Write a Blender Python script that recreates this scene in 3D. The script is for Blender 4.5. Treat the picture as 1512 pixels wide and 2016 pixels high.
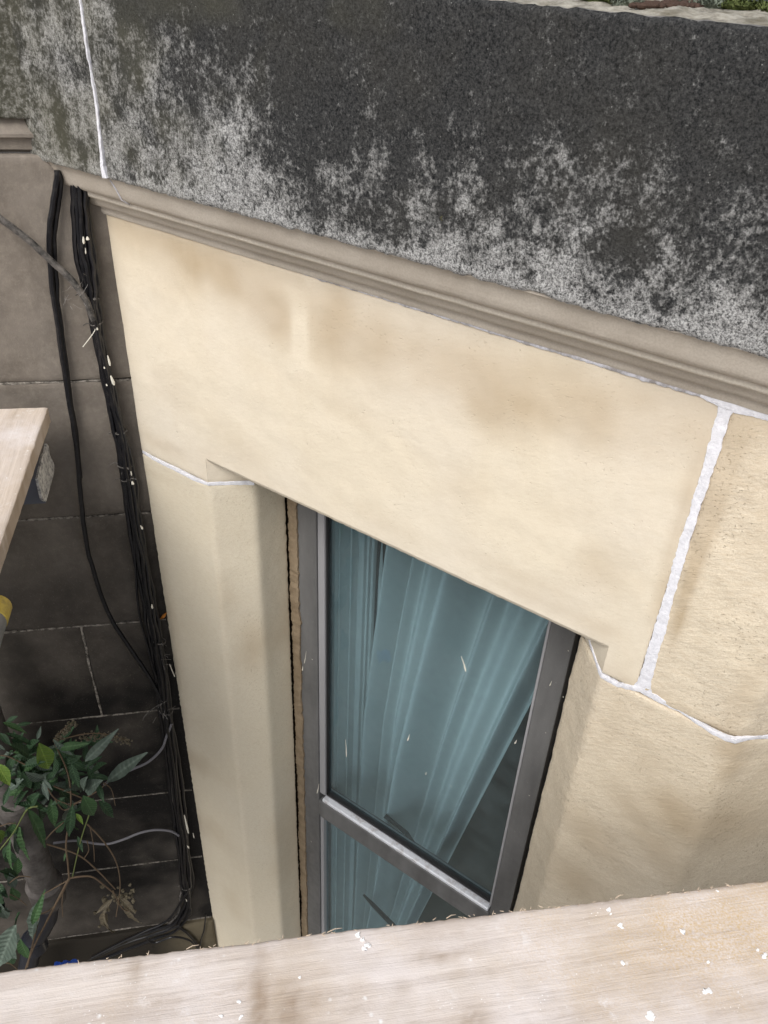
import bpy, math, random
from math import radians as rad, sin, cos, pi, sqrt
from mathutils import Vector, Matrix, noise
random.seed(7)
S = bpy.context.scene
COL = S.collection
for o in list(bpy.data.objects): bpy.data.objects.remove(o)

# ------------------------------------------------------------------ camera
# axes of the place: X along the painted canted face, Y into the wall, Z up
CX = Vector((0.81416426, 0.57929661, 0.03939538))     # image right in world
CD = Vector((0.36281042, -0.45458692, -0.81346132))   # image down in world
CF = Vector((-0.45332676, 0.67658419, -0.58028327))   # view direction
CAM = Vector((0, -1.15, 0))
cd = bpy.data.cameras.new('camera'); cam = bpy.data.objects.new('camera', cd); COL.objects.link(cam)
cam.matrix_world = Matrix((( CX.x, -CD.x, -CF.x, CAM.x), (CX.y, -CD.y, -CF.y, CAM.y), (CX.z, -CD.z, -CF.z, CAM.z), (0, 0, 0, 1)))
cd.sensor_fit = 'VERTICAL'; cd.sensor_height = 36; cd.lens = 1635 / 2016 * 36
cd.clip_start = .05; cd.clip_end = 500
S.camera = cam
# ------------------------------------------------------------------ light
SUN_EL, SUN_AZ = 50, 172     # azimuth: compass-like angle of the sun measured from +Y clockwise
w = bpy.data.worlds.new('World'); S.world = w; w.use_nodes = True
nt = w.node_tree; nt.nodes.clear()
sky = nt.nodes.new('ShaderNodeTexSky'); sky.sky_type = 'NISHITA'; sky.sun_disc = False
sky.sun_elevation = rad(SUN_EL); sky.sun_rotation = rad(SUN_AZ)
sky.air_density = 1.0; sky.dust_density = 4.0; sky.ozone_density = 1.0
hs = nt.nodes.new('ShaderNodeHueSaturation'); hs.inputs['Saturation'].default_value = .42
bg = nt.nodes.new('ShaderNodeBackground'); bg.inputs['Strength'].default_value = .13
wo = nt.nodes.new('ShaderNodeOutputWorld')
nt.links.new(sky.outputs[0], hs.inputs['Color']); nt.links.new(hs.outputs[0], bg.inputs[0]); nt.links.new(bg.outputs[0], wo.inputs[0])
sd = bpy.data.lights.new('sun', 'SUN'); sd.energy = 1.4; sd.angle = rad(28); sd.color = (1, .985, .96)
so = bpy.data.objects.new('sun', sd); COL.objects.link(so)
az, el = rad(SUN_AZ), rad(SUN_EL)
sv = Vector((sin(az) * cos(el), cos(az) * cos(el), sin(el)))
so.rotation_euler = sv.to_track_quat('Z', 'Y').to_euler(); so.location = (0, 0, 6)
S.view_settings.view_transform = 'Standard'; S.view_settings.look = 'None'
S.view_settings.exposure = 0.33; S.view_settings.gamma = 1
S.view_settings.use_curve_mapping = False
S.render.engine = 'CYCLES'
S.cycles.max_bounces = 8; S.cycles.transparent_max_bounces = 12

# ------------------------------------------------------------------ geometry helpers
nL = Vector((1, -1, 0)).normalized(); dL = Vector((1, 1, 0)).normalized(); UZ = Vector((0, 0, 1))
XL = -1.524; XF = -.013
CL = nL.dot(Vector((XL, 0, 0))); UL = dL.dot(Vector((XL, 0, 0)))
def PL(u, off, z): return dL * u + nL * (CL + off) + UZ * z        # a point by the house wall
def ray(px, py): return CX * (px - 756) + CD * (py - 1008) + CF * 1635
def hit(px, py, n, c):
    r = ray(px, py); return CAM + r * ((c - n.dot(CAM)) / n.dot(r))
def hW(px, py, y=0): return hit(px, py, Vector((0, 1, 0)), y)      # point of the painted face
def hL(px, py, off=0): return hit(px, py, nL, CL + off)            # point by the house wall
def hZ(px, py, z): return hit(px, py, UZ, z)
def fb(p, sc, o=4): return noise.fractal(Vector(p) * sc, .6, 2.0, o)

class MB:
    def __init__(s): s.v = []; s.f = []
    def patch(s, us, vs, fn, skip=None):
        b = len(s.v); nu = len(us)
        for j, v in enumerate(vs):
            for i, u in enumerate(us): s.v.append(tuple(fn(u, v, i, j)))
        for j in range(len(vs) - 1):
            for i in range(nu - 1):
                if skip and skip((us[i] + us[i + 1]) / 2, (vs[j] + vs[j + 1]) / 2): continue
                a = b + j * nu + i; s.f.append((a, a + 1, a + nu + 1, a + nu))
    def quad(s, *p):
        b = len(s.v); s.v += [tuple(q) for q in p]; s.f.append(tuple(range(b, b + len(p))))
    def box(s, c, ax, ay, az_, bev=0):           # centre and three half-axis vectors
        c = Vector(c); b = len(s.v)
        for k in (-1, 1):
            for j in (-1, 1):
                for i in (-1, 1): s.v.append(tuple(c + ax * i + ay * j + az_ * k))
        for q in ((0, 2, 3, 1), (4, 5, 7, 6), (0, 1, 5, 4), (2, 6, 7, 3), (0, 4, 6, 2), (1, 3, 7, 5)): s.f.append(tuple(b + i for i in q))
    def bx(s, x0, x1, y0, y1, z0, z1):
        s.box(((x0 + x1) / 2, (y0 + y1) / 2, (z0 + z1) / 2), Vector(((x1 - x0) / 2, 0, 0)), Vector((0, (y1 - y0) / 2, 0)), Vector((0, 0, (z1 - z0) / 2)))
    def tube(s, pts, r, n=8, cap=True):
        pts = [Vector(p) for p in pts]; b = len(s.v); rs = r if isinstance(r, (list, tuple)) else [r] * len(pts)
        up = Vector((.13, .2, .97)); t0 = (pts[1] - pts[0]).normalized()
        x = t0.cross(up); x = x.normalized() if x.length > .01 else Vector((1, 0, 0))
        for i, p in enumerate(pts):
            t = (pts[min(i + 1, len(pts) - 1)] - pts[max(i - 1, 0)]).normalized()
            x = (x - t * x.dot(t)).normalized(); y = t.cross(x)
            for k in range(n):
                a = 2 * pi * k / n; s.v.append(tuple(p + (x * cos(a) + y * sin(a)) * rs[i]))
        for i in range(len(pts) - 1):
            for k in range(n):
                a = b + i * n + k; c = b + i * n + (k + 1) % n; s.f.append((a, c, c + n, a + n))
        if cap: s.f.append(tuple(b + k for k in range(n))[::-1]); s.f.append(tuple(b + (len(pts) - 1) * n + k for k in range(n)))
    def blob(s, c, rx, ry=None, rz=None, seed=0, rough=.35):
        ry = ry or rx; rz = rz or rx; b = len(s.v); N, K = 7, 5; c = Vector(c)
        s.v.append(tuple(c + Vector((0, 0, rz))))
        for j in range(1, K):
            th = pi * j / K
            for i in range(N):
                ph = 2 * pi * i / N; d = 1 + rough * noise.noise(Vector((i * 1.7 + seed * 3.1, j * 2.3, seed)))
                s.v.append(tuple(c + Vector((rx * sin(th) * cos(ph), ry * sin(th) * sin(ph), rz * cos(th))) * d))
        s.v.append(tuple(c - Vector((0, 0, rz)))); e = len(s.v) - 1
        for i in range(N):
            s.f.append((b, b + 1 + i, b + 1 + (i + 1) % N)); q = b + 1 + (K - 2) * N
            s.f.append((e, q + (i + 1) % N, q + i))
            for j in range(K - 2):
                a = b + 1 + j * N + i; d = b + 1 + j * N + (i + 1) % N; s.f.append((a, a + N, d + N, d))
    def build(s, name, mat, parent=None, smooth=True, attr=None, label=None, bevel=0, angle=35):
        me = bpy.data.meshes.new(name); me.from_pydata(s.v, [], s.f); me.update()
        for a_name, fn in (attr or {}).items():
            at = me.attributes.new(a_name, 'FLOAT', 'POINT'); at.data.foreach_set('value', [fn(*c) for c in s.v])
        if mat: me.materials.append(mat)
        o = bpy.data.objects.new(name, me); COL.objects.link(o)
        if smooth:
            me.polygons.foreach_set('use_smooth', [True] * len(me.polygons)); me.set_sharp_from_angle(angle=rad(angle))
        if bevel:
            m = o.modifiers.new('bevel', 'BEVEL'); m.width = bevel; m.segments = 2; m.limit_method = 'ANGLE'
        if parent: put(o, parent)
        if label: o['label'] = label
        return o
def put(o, parent):
    o.parent = parent; o.matrix_parent_inverse = Matrix.Translation(parent['_base']).inverted() if '_base' in parent else Matrix()
    o['_base'] = (0., 0., 0.) if '_base' not in o else o['_base']
def tag(o, label=None, cat=None, group=None, kind=None):
    for k, v in (('label', label), ('category', cat), ('group', group), ('kind', kind)):
        if v: o[k] = v
    return o
def thing(name, loc, label, cat, group=None):
    o = bpy.data.objects.new(name, None); COL.objects.link(o); o.location = loc; o['_base'] = tuple(loc); o.empty_display_size = .1
    return tag(o, label, cat, group)
def lin(a, b, step):
    n = max(1, int(round(abs(b - a) / step))); return [a + (b - a) * i / n for i in range(n + 1)]
def lines(a, b, step, brk=(), R=.004):
    L = [a, a + R * .4, a + R]; cur = a + R
    for q in sorted(brk):
        if q > cur + .001: L += lin(cur, q, step)[1:]; cur = q
    L += lin(cur, b - R, step)[1:]; L += [b - R * .4, b]
    return [L[0]] + L + [L[-1]]
def slab(m, u0, u1, v0, v1, mp, step=.008, depth=.03, R=.004, amp=.0012, sc=9, drop=.0035, brk=(), vbrk=(), skip=None, ends=(1, 1, 1, 1), jag=0, fine=.0):
    """a stone: front grid with rounded, uneven edges and four returns"""
    us = lines(u0, u1, step, brk, R); vs = lines(v0, v1, step, vbrk, R); nu, nv = len(us), len(vs)
    def fn(u, v, i, j):
        if i in (0, nu - 1) or j in (0, nv - 1):
            off = -depth
        else:
            d = 1e9
            if ends[0]: d = min(d, u - u0)
            if ends[1]: d = min(d, u1 - u)
            if ends[2]: d = min(d, v - v0)
            if ends[3]: d = min(d, v1 - v)
            off = amp * fb((u, v, u0 * 3.7), sc) + (fine * fb((u, v, 5), 70, 2) if fine else 0)
            if d < R: off -= drop * (1 - d / R) ** 2
        if jag:
            if i < 3: u += jag * fb((v, u0, 1), 55)
            if i > nu - 4: u += jag * fb((v, u1, 1), 55)
            if j < 3: v += jag * fb((u, v0, 2), 55)
            if j > nv - 4: v += jag * fb((u, v1, 2), 55)
        return mp(u, v, off)
    m.patch(us, vs, fn, skip)
def profile_map(pts, soft=.006):
    """arc-length map of a plan profile; convex arrises are softened"""
    P = [Vector((x, y, 0)) for x, y in pts]; acc = [0]
    for a, b in zip(P, P[1:]): acc.append(acc[-1] + (b - a).length)
    N = [Vector(((b - a).y, -(b - a).x, 0)).normalized() for a, b in zip(P, P[1:])]
    def mp(u, z, off):
        k = 0
        while k < len(N) - 1 and u > acc[k + 1]: k += 1
        t = (P[k + 1] - P[k]).normalized(); p = P[k] + t * (u - acc[k]); n = N[k].copy()
        for q, c in ((k, k), (k + 1, k + 1)):
            if 0 < q < len(acc) - 1:
                d = abs(u - acc[q]); sf = soft[q] if isinstance(soft, tuple) else soft
                if d < sf:
                    nb = (N[q - 1] + N[q]).normalized(); f = 1 - d / sf
                    cr = N[q - 1].cross(N[q]).z
                    n = n.lerp(nb, f).normalized(); p = p - nb * sf * .22 * f * f * (1 if cr > 0 else -1)
        return p + n * off + UZ * z
    return mp, acc
def ragged(m, path, thick=.0015, amp=.0025, seed=0, step=.003, sc=60, base=-.006, jw=1):
    """a strip with torn edges along path = [(point, normal, width)]"""
    L = [];
    for (p, n, w_), (q, n2, w2) in zip(path, path[1:]):
        k = max(1, int((q - p).length / step))
        for i in range(k): t = i / k; L.append((p.lerp(q, t), n.lerp(n2, t).normalized(), w_ + (w2 - w_) * t))
    L.append(path[-1]); rows = []; s = 0
    for i, (p, n, w_) in enumerate(L):
        a = L[max(i - 1, 0)][0]; b = L[min(i + 1, len(L) - 1)][0]; t = (b - a).normalized(); side = n.cross(t).normalized()
        if i: s += (p - L[i - 1][0]).length
        l = w_ / 2 + amp * fb((s, seed, 0), sc) + amp * 1.2 * fb((s, seed, 0), sc * .22, 2); r = w_ / 2 + amp * fb((s, seed + 9, 4), sc) + amp * 1.2 * fb((s, seed + 9, 4), sc * .22, 2)
        l = max(l, .0006); r = max(r, .0006); h = thick * (.8 + .5 * fb((s, seed, 7), 40))
        rows.append([p + side * l + n * base, p + side * l + n * h * .6, p + side * l * .6 + n * h, p + n * h * (.9 + .5 * fb((s, seed, 3), 90)), p - side * r * .6 + n * h, p - side * r + n * h * .6, p - side * r + n * base])
    m.patch(list(range(7)), list(range(len(rows))), lambda u, v, i, j: rows[j][i])

# ------------------------------------------------------------------ materials
class NT:
    def __init__(s, name, rough=.8, spec=.3):
        s.m = bpy.data.materials.new(name); s.m.use_nodes = True; s.t = s.m.node_tree; s.n = s.t.nodes
        s.b = s.n['Principled BSDF']; s.b.inputs['Roughness'].default_value = rough; s.b.inputs['Specular IOR Level'].default_value = spec
        s.tc = s.n.new('ShaderNodeTexCoord').outputs['Object']
    def l(s, a, b): s.t.links.new(a, b)
    def mp(s, scale=(1, 1, 1), rot=(0, 0, 0), src=None):
        if any(rot):
            n = s.n.new('ShaderNodeMapping'); n.inputs['Rotation'].default_value = rot; s.l(src or s.tc, n.inputs[0]); src = n.outputs[0]
        n = s.n.new('ShaderNodeMapping'); n.inputs['Scale'].default_value = scale; s.l(src or s.tc, n.inputs[0]); return n.outputs[0]
    def noise(s, scale, detail=5, rough=.6, src=None, dist=0):
        n = s.n.new('ShaderNodeTexNoise'); n.inputs['Scale'].default_value = scale; n.inputs['Detail'].default_value = detail
        n.inputs['Roughness'].default_value = rough; n.inputs['Distortion'].default_value = dist; s.l(src or s.tc, n.inputs['Vector']); return n.outputs[0]
    def vor(s, scale, src=None, feat='F1'):
        n = s.n.new('ShaderNodeTexVoronoi'); n.inputs['Scale'].default_value = scale; n.feature = feat; s.l(src or s.tc, n.inputs['Vector']); return n.outputs[0]
    def ramp(s, fac, stops, interp='LINEAR'):
        n = s.n.new('ShaderNodeValToRGB'); cr = n.color_ramp; cr.interpolation = interp
        while len(cr.elements) < len(stops): cr.elements.new(.5)
        for e, (p, c) in zip(cr.elements, stops):
            e.position = p; e.color = (c, c, c, 1) if isinstance(c, (int, float)) else (*c, 1)
        s.l(fac, n.inputs[0]); return n.outputs[0]
    def math(s, op, a, b=0, c=None):
        n = s.n.new('ShaderNodeMath'); n.operation = op
        for i, q in enumerate((a, b) if c is None else (a, b, c)):
            if isinstance(q, (int, float)): n.inputs[i].default_value = q
            else: s.l(q, n.inputs[i])
        return n.outputs[0]
    def mix(s, fac, a, b, mode='MIX'):
        n = s.n.new('ShaderNodeMix'); n.data_type = 'RGBA'; n.blend_type = mode
        for i, q in ((0, fac), (6, a), (7, b)):
            if isinstance(q, (int, float)): n.inputs[i].default_value = q
            elif isinstance(q, tuple): n.inputs[i].default_value = (*q, 1)
            else: s.l(q, n.inputs[i])
        return n.outputs[2]
    def attr(s, name):
        n = s.n.new('ShaderNodeAttribute'); n.attribute_name = name; return n.outputs['Fac']
    def col(s, c):
        if isinstance(c, tuple): s.b.inputs['Base Color'].default_value = (*c, 1)
        else: s.l(c, s.b.inputs['Base Color'])
        return s
    def bump(s, h, strength=.3, dist=.002):
        n = s.n.new('ShaderNodeBump'); n.inputs['Strength'].default_value = strength; n.inputs['Distance'].default_value = dist
        if getattr(s, 'lastb', None): s.l(s.lastb, n.inputs['Normal'])
        s.l(h, n.inputs['Height']); s.lastb = n.outputs[0]; s.l(n.outputs[0], s.b.inputs['Normal']); return s
    def rough(s, r): s.l(r, s.b.inputs['Roughness']); return s

def cream_mat(name, base, worn, grain=1.0, dark=(.47, .37, .245)):
    t = NT(name, .85, .2)
    st = t.attr('stain'); n1 = t.noise(5.5, 4, .55); n2 = t.noise(28, 5, .6, t.mp((1, 1, .35)))
    s1 = t.math('ADD', st, t.math('MULTIPLY', t.math('SUBTRACT', n1, .5), .8))
    s1 = t.math('ADD', s1, t.math('MULTIPLY', t.math('SUBTRACT', n2, .5), .22))
    f = t.ramp(s1, [(.05, 0), (.98, 1)], 'LINEAR')
    c = t.mix(f, base, dark)
    c = t.mix(t.ramp(t.noise(2.6, 3), [(.4, 0), (.66, .6)]), c, worn)
    c = t.mix(t.ramp(t.noise(420, 3, .7), [(.35, .30 * grain), (.58, 0)]), c, (.50, .41, .29))
    c = t.mix(t.ramp(t.noise(150, 4, .7, t.mp((.35, 1, 1.3))), [(.38, .28 * grain), (.55, 0)]), c, (.56, .46, .33))
    pit = t.vor(95); sp = t.noise(13, 3)
    pm = t.math('MULTIPLY', t.ramp(pit, [(.08, 1), (.2, 0)]), t.ramp(sp, [(.56, 0), (.68, 1)]))
    pt = t.math('MULTIPLY', t.ramp(t.noise(190, 2, .5), [(.63, 0), (.68, 1)]), t.ramp(t.noise(9, 4, .6), [(.46, 0), (.60, min(1, .55 * grain))]))
    c = t.mix(t.math('MULTIPLY', pm, .22), c, (.3, .24, .16))
    c = t.mix(t.math('MULTIPLY', pt, .40), c, (.36, .28, .18))
    t.col(c)
    h = t.math('ADD', t.math('MULTIPLY', t.noise(330, 4, .65), .35 * grain), t.math('MULTIPLY', t.noise(85, 4, .6, t.mp((.5, 1, 1.6), (0, .5, 0))), .9 * grain))
    h = t.math('SUBTRACT', h, t.math('MULTIPLY', pm, .8))
    h = t.math('SUBTRACT', h, t.math('MULTIPLY', pt, 1.6))
    t.bump(h, .62, .0018)
    t.bump(t.noise(16, 3), .25, .004)
    return t.m
CREAM = cream_mat('cream_masonry_paint', (.745, .665, .525), (.755, .69, .585), .5)
CREAM_R = cream_mat('cream_masonry_paint_rough', (.73, .645, .505), (.74, .66, .535), 1.7)
CREAM_P = cream_mat('cream_masonry_paint_pier', (.72, .65, .51), (.70, .645, .53), .9)
t = NT('moulding_paint', .8, .2)
c = t.mix(t.ramp(t.noise(9, 4), [(.35, 0), (.65, 1)]), (.47, .42, .355), (.55, .50, .43))
c = t.mix(t.math('MULTIPLY', t.attr('stain'), 1), c, (.68, .63, .54))
c = t.mix(t.ramp(t.noise(300, 3, .7), [(.35, .25), (.6, 0)]), c, (.25, .2, .15))
t.col(c); t.bump(t.noise(260, 4, .7), .3, .0012); t.bump(t.noise(60, 3, .6, t.mp((.3, 1, 2))), .25, .002)
MOULD = t.m
def soot_mat(name):
    t = NT(name, .92, .15)
    cl = t.attr('clean'); gr = t.attr('green')
    a = t.noise(105, 5, .62, dist=.4); b = t.noise(30, 5, .65); g = t.noise(380, 3, .7); q = t.noise(230, 3, .7, t.mp((1, 1, .8)))
    v = t.math('ADD', t.math('ADD', t.math('MULTIPLY', a, .50), t.math('MULTIPLY', b, .24)), t.math('MULTIPLY', q, .26))
    v = t.math('ADD', v, t.math('MULTIPLY', t.math('SUBTRACT', cl, .5), .24))
    v = t.math('ADD', v, t.math('MULTIPLY', t.math('SUBTRACT', t.noise(34, 4, .6, t.mp((1, 1, .12))), .5), .16))
    f = t.ramp(v, [(.43, 0), (.475, .10), (.52, .38), (.555, .66), (.62, 1)])
    dk = t.mix(t.ramp(t.math('ADD', t.math('MULTIPLY', g, .5), t.math('MULTIPLY', q, .5)), [(.38, 0), (.62, 1)]), (.010, .011, .012), (.066, .066, .065)); dk = t.mix(t.ramp(t.noise(5, 4), [(.45, 0), (.7, .35)]), dk, (.060, .056, .046))
    lt = t.mix(t.ramp(t.math('ADD', t.math('MULTIPLY', g, .6), t.math('MULTIPLY', q, .4)), [(.38, 0), (.60, 1)]), (.055, .055, .054), (.50, .50, .49))
    lt = t.mix(t.ramp(cl, [(.45, .45), (.95, 0)]), lt, (.14, .138, .13))
    dk = t.mix(gr, dk, (.072, .070, .052)); lt = t.mix(t.math('MULTIPLY', gr, .6), lt, (.24, .23, .185))
    c = t.mix(f, dk, lt)
    sp = t.ramp(t.vor(130), [(.04, 1), (.12, 0)]); sm = t.ramp(t.noise(40, 2), [(.56, 0), (.64, 1)])
    c = t.mix(t.math('MULTIPLY', t.math('MULTIPLY', sp, sm), .6), c, (.55, .55, .53))
    c = t.mix(t.math('MULTIPLY', t.ramp(t.noise(38, 2), [(.76, 0), (.79, 1)]), .5), c, (.17, .15, .04))
    t.col(c)
    h = t.math('ADD', t.math('MULTIPLY', v, 1.6), t.math('MULTIPLY', g, .5))
    t.bump(h, .75, .004)
    return t.m
SOOT = soot_mat('weathered_sooty_stone')
t = NT('ledge_stone', .95, .1)
c = t.mix(t.ramp(t.noise(45, 6, .7), [(.35, 0), (.65, 1)]), (.20, .185, .15), (.50, .47, .40))
c = t.mix(t.ramp(t.noise(14, 4), [(.5, 0), (.62, .6)]), c, (.15, .13, .085)); t.col(c); t.bump(t.noise(120, 6, .75), .8, .005); LEDGE = t.m
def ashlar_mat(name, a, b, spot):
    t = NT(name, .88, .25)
    st = t.attr('soot_shade')
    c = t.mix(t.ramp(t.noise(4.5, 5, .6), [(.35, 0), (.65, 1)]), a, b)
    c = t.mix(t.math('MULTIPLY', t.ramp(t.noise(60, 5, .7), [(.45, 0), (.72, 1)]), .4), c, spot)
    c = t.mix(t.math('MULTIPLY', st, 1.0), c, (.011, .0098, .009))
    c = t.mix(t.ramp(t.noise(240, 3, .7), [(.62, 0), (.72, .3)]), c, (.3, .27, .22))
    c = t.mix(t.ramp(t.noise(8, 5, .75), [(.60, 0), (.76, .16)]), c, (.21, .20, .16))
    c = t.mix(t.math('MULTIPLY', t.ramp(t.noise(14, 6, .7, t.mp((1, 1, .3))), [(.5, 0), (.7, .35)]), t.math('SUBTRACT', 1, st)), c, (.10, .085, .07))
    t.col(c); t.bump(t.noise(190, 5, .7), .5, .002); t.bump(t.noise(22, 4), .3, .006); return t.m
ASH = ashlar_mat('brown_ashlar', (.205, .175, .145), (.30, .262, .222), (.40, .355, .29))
t = NT('old_pointing', .95, .1); t.col(t.mix(t.ramp(t.noise(70, 5, .7), [(.38, 0), (.62, 1)]), (.06, .053, .045), (.34, .31, .27))); t.bump(t.noise(300, 3), .5, .002); POINT = t.m
t = NT('new_white_mortar', .9, .15); c = t.mix(t.ramp(t.noise(60, 5, .75), [(.35, 0), (.6, 1)]), (.68, .68, .72), (.84, .84, .88)); c = t.mix(t.ramp(t.noise(300, 3, .7), [(.62, 0), (.7, .5)]), c, (.40, .38, .38)); t.col(c); t.bump(t.noise(180, 5, .75), .9, .002); MORT = t.m
t = NT('grey_mortar', .9, .15); t.col(t.mix(t.ramp(t.noise(40, 5, .7), [(.4, 0), (.6, 1)]), (.30, .28, .27), (.60, .60, .645))); t.bump(t.noise(220, 5, .7), .6, .0014); MORT2 = t.m
t = NT('window_frame_grey', .42, .5)
c = t.mix(t.ramp(t.noise(14, 4, .6, t.mp((1, 1, .2))), [(.35, 0), (.7, 1)]), (.10, .10, .10), (.165, .165, .165))
c = t.mix(t.ramp(t.noise(260, 3, .7), [(.66, 0), (.74, .5)]), c, (.45, .44, .42)); t.col(c); t.bump(t.noise(150, 3), .08, .001)
t.rough(t.ramp(t.noise(30, 4), [(.3, .35), (.7, .6)])); FRAME = t.m
t = NT('window_bead_grey', .35, .5); t.col(t.mix(t.noise(40, 4, .6, t.mp((1, 1, .1))), (.26, .26, .27), (.36, .36, .375))); BEAD = t.m
t = NT('bare_aluminium', .38, .6); t.b.inputs['Metallic'].default_value = .15
t.col(t.mix(t.ramp(t.noise(30, 5, .7), [(.5, 0), (.75, 1)]), (.80, .83, .88), (.45, .42, .40))); t.bump(t.noise(200, 2), .1, .001); ALU = t.m
t = NT('rubber_black', .55, .4); t.col((.012, .012, .013)); RUB = t.m
t = NT('brown_sealant', .8, .25); t.col(t.mix(t.ramp(t.noise(22, 5, .65), [(.3, 0), (.7, 1)]), (.19, .14, .088), (.30, .235, .16))); t.bump(t.noise(90, 5, .7), .6, .003); SEAL = t.m
t = NT('hole_dark', 1, 0); t.col((.025, .017, .011)); t.bump(t.noise(150, 4), .6, .004); HOLE = t.m
# glass
m = bpy.data.materials.new('teal_tinted_glass'); m.use_nodes = True; n = m.node_tree.nodes; n.clear(); L = m.node_tree.links
out = n.new('ShaderNodeOutputMaterial'); tr = n.new('ShaderNodeBsdfTransparent'); tr.inputs[0].default_value = (.77, .865, .90, 1)
gl = n.new('ShaderNodeBsdfGlossy'); gl.inputs['Roughness'].default_value = .02; gl.inputs[0].default_value = (.95, 1, 1, 1)
fr = n.new('ShaderNodeFresnel'); fr.inputs[0].default_value = 1.5
df = n.new('ShaderNodeBsdfDiffuse'); df.inputs[0].default_value = (.30, .38, .40, 1)
mx = n.new('ShaderNodeMixShader'); mx2 = n.new('ShaderNodeMixShader')
tcg = n.new('ShaderNodeTexCoord'); nz = n.new('ShaderNodeTexNoise'); nz.inputs['Scale'].default_value = 7; nz.inputs['Detail'].default_value = 6; nz.inputs['Roughness'].default_value = .7
rp = n.new('ShaderNodeValToRGB'); rp.color_ramp.elements[0].position = .35; rp.color_ramp.elements[0].color = (.035, .035, .035, 1); rp.color_ramp.elements[1].position = .75; rp.color_ramp.elements[1].color = (.12, .12, .12, 1)
L.new(tcg.outputs['Object'], nz.inputs['Vector']); L.new(nz.outputs[0], rp.inputs[0])
L.new(rp.outputs[0], mx2.inputs[0]); L.new(tr.outputs[0], mx2.inputs[1]); L.new(df.outputs[0], mx2.inputs[2])
fm = n.new('ShaderNodeMath'); fm.operation = 'MULTIPLY'; fm.inputs[1].default_value = 1.6; gm = n.new('ShaderNodeNewGeometry'); bk = n.new('ShaderNodeMath'); bk.operation = 'SUBTRACT'; bk.inputs[0].default_value = 1; L.new(gm.outputs['Backfacing'], bk.inputs[1]); fb2 = n.new('ShaderNodeMath'); fb2.operation = 'MULTIPLY'; L.new(fr.outputs[0], fb2.inputs[0]); L.new(bk.outputs[0], fb2.inputs[1]); L.new(fb2.outputs[0], fm.inputs[0])
L.new(fm.outputs[0], mx.inputs[0]); L.new(mx2.outputs[0], mx.inputs[1]); L.new(gl.outputs[0], mx.inputs[2]); L.new(mx.outputs[0], out.inputs[0])
GLASS = m
t = NT('white_curtain', .9, .1); t.b.inputs['Sheen Weight'].default_value = .2; t.col((.68, .68, .66)); t.bump(t.noise(900, 2), .15, .0005)
CURT = t.m
t = NT('white_gloss_wood', .4, .4); t.col(t.mix(t.noise(12, 3), (.66, .66, .64), (.74, .74, .72))); WHITEWOOD = t.m
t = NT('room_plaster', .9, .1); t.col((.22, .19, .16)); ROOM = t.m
t = NT('dark_wood', .5, .4); t.col(t.mix(t.noise(20, 4, .6, t.mp((1, 8, 1))), (.05, .03, .02), (.10, .06, .04))); DWOOD = t.m
def wood_mat(name, a, b, rot, stain=True):
    t = NT(name, .85, .2); g0 = t.mp((1, 1, 1), (0, 0, rot)); g = t.mp((2.2, 40, 14), (0, 0, 0), g0); g2 = t.mp((9, 190, 60), (0, 0, rot))
    f = t.math('ADD', t.math('MULTIPLY', t.noise(1, 6, .65, g, .8), .7), t.math('MULTIPLY', t.noise(1, 4, .7, g2, .3), .3))
    c = t.mix(t.ramp(f, [(.36, 0), (.62, 1)]), a, b)
    c = t.mix(t.math('MULTIPLY', t.ramp(t.noise(7.5, 5, .65), [(.44, 0), (.62, 1)]), .8), c, (.68, .625, .60))
    c = t.mix(t.ramp(t.noise(4.2, 4, .6), [(.54, 0), (.68, .5)]), c, (.43, .34, .24))
    c = t.mix(t.ramp(t.noise(10, 6, .8, t.mp((.6, 2.0, 1), (0, 0, rot))), [(.58, 0), (.70, .5)]), c, (.36, .29, .23))
    c = t.mix(t.math('MULTIPLY', t.attr('dust'), t.ramp(t.noise(380, 4, .7), [(.35, .9), (.66, 0)])), c, (.55, .40, .22))
    c = t.mix(t.math('MULTIPLY', t.ramp(t.vor(85), [(.10, 1), (.26, 0)]), t.ramp(t.noise(22, 3, .6), [(.58, 0), (.64, .9)])), c, (.80, .79, .78))
    c = t.mix(t.math('MULTIPLY', t.ramp(t.noise(26, 6, .8), [(.55, 0), (.64, .6)]), t.ramp(t.noise(6, 3), [(.45, 0), (.6, 1)])), c, (.74, .71, .70))
    c = t.mix(t.ramp(t.noise(1, 5, .75, t.mp((16, 330, 60), (0, 0, 0), g0)), [(.30, .40), (.42, 0)]), c, (.24, .17, .12))
    c = t.mix(t.math('MULTIPLY', t.ramp(t.vor(210), [(.10, 1), (.2, 0)]), t.ramp(t.noise(31, 3, .6), [(.58, 0), (.66, .7)])), c, (.90, .89, .88))
    c = t.mix(t.attr('drip'), c, (.33, .255, .19))
    t.col(c); t.bump(f, .8, .003); t.bump(t.noise(230, 4, .75), .4, .0012); return t.m
ROTB = rad(-45)
BOARD = wood_mat('rough_scaffold_timber', (.50, .43, .38), (.66, .595, .545), ROTB)
BOARD2 = wood_mat('rough_scaffold_timber_crosswise', (.48, .41, .35), (.66, .58, .51), rad(45))
t = NT('white_plaster', .9, .1); t.col((.87, .86, .85)); t.bump(t.noise(200, 4), .6, .002); PLAST = t.m
t = NT('splinter_wood', .8, .2); t.col((.56, .45, .34)); SPLN = t.m
t = NT('paint_splash', .6, .3); t.col((.72, .69, .60)); SPL = t.m
t = NT('cable_black', .30, .5)
c = t.mix(t.ramp(t.noise(70, 5, .7), [(.52, 0), (.8, .7)]), (.006, .006, .008), (.055, .05, .046)); t.col(c); t.bump(t.noise(200, 3), .3, .001); CAB = t.m
t = NT('cable_dusty', .8, .3)
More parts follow.
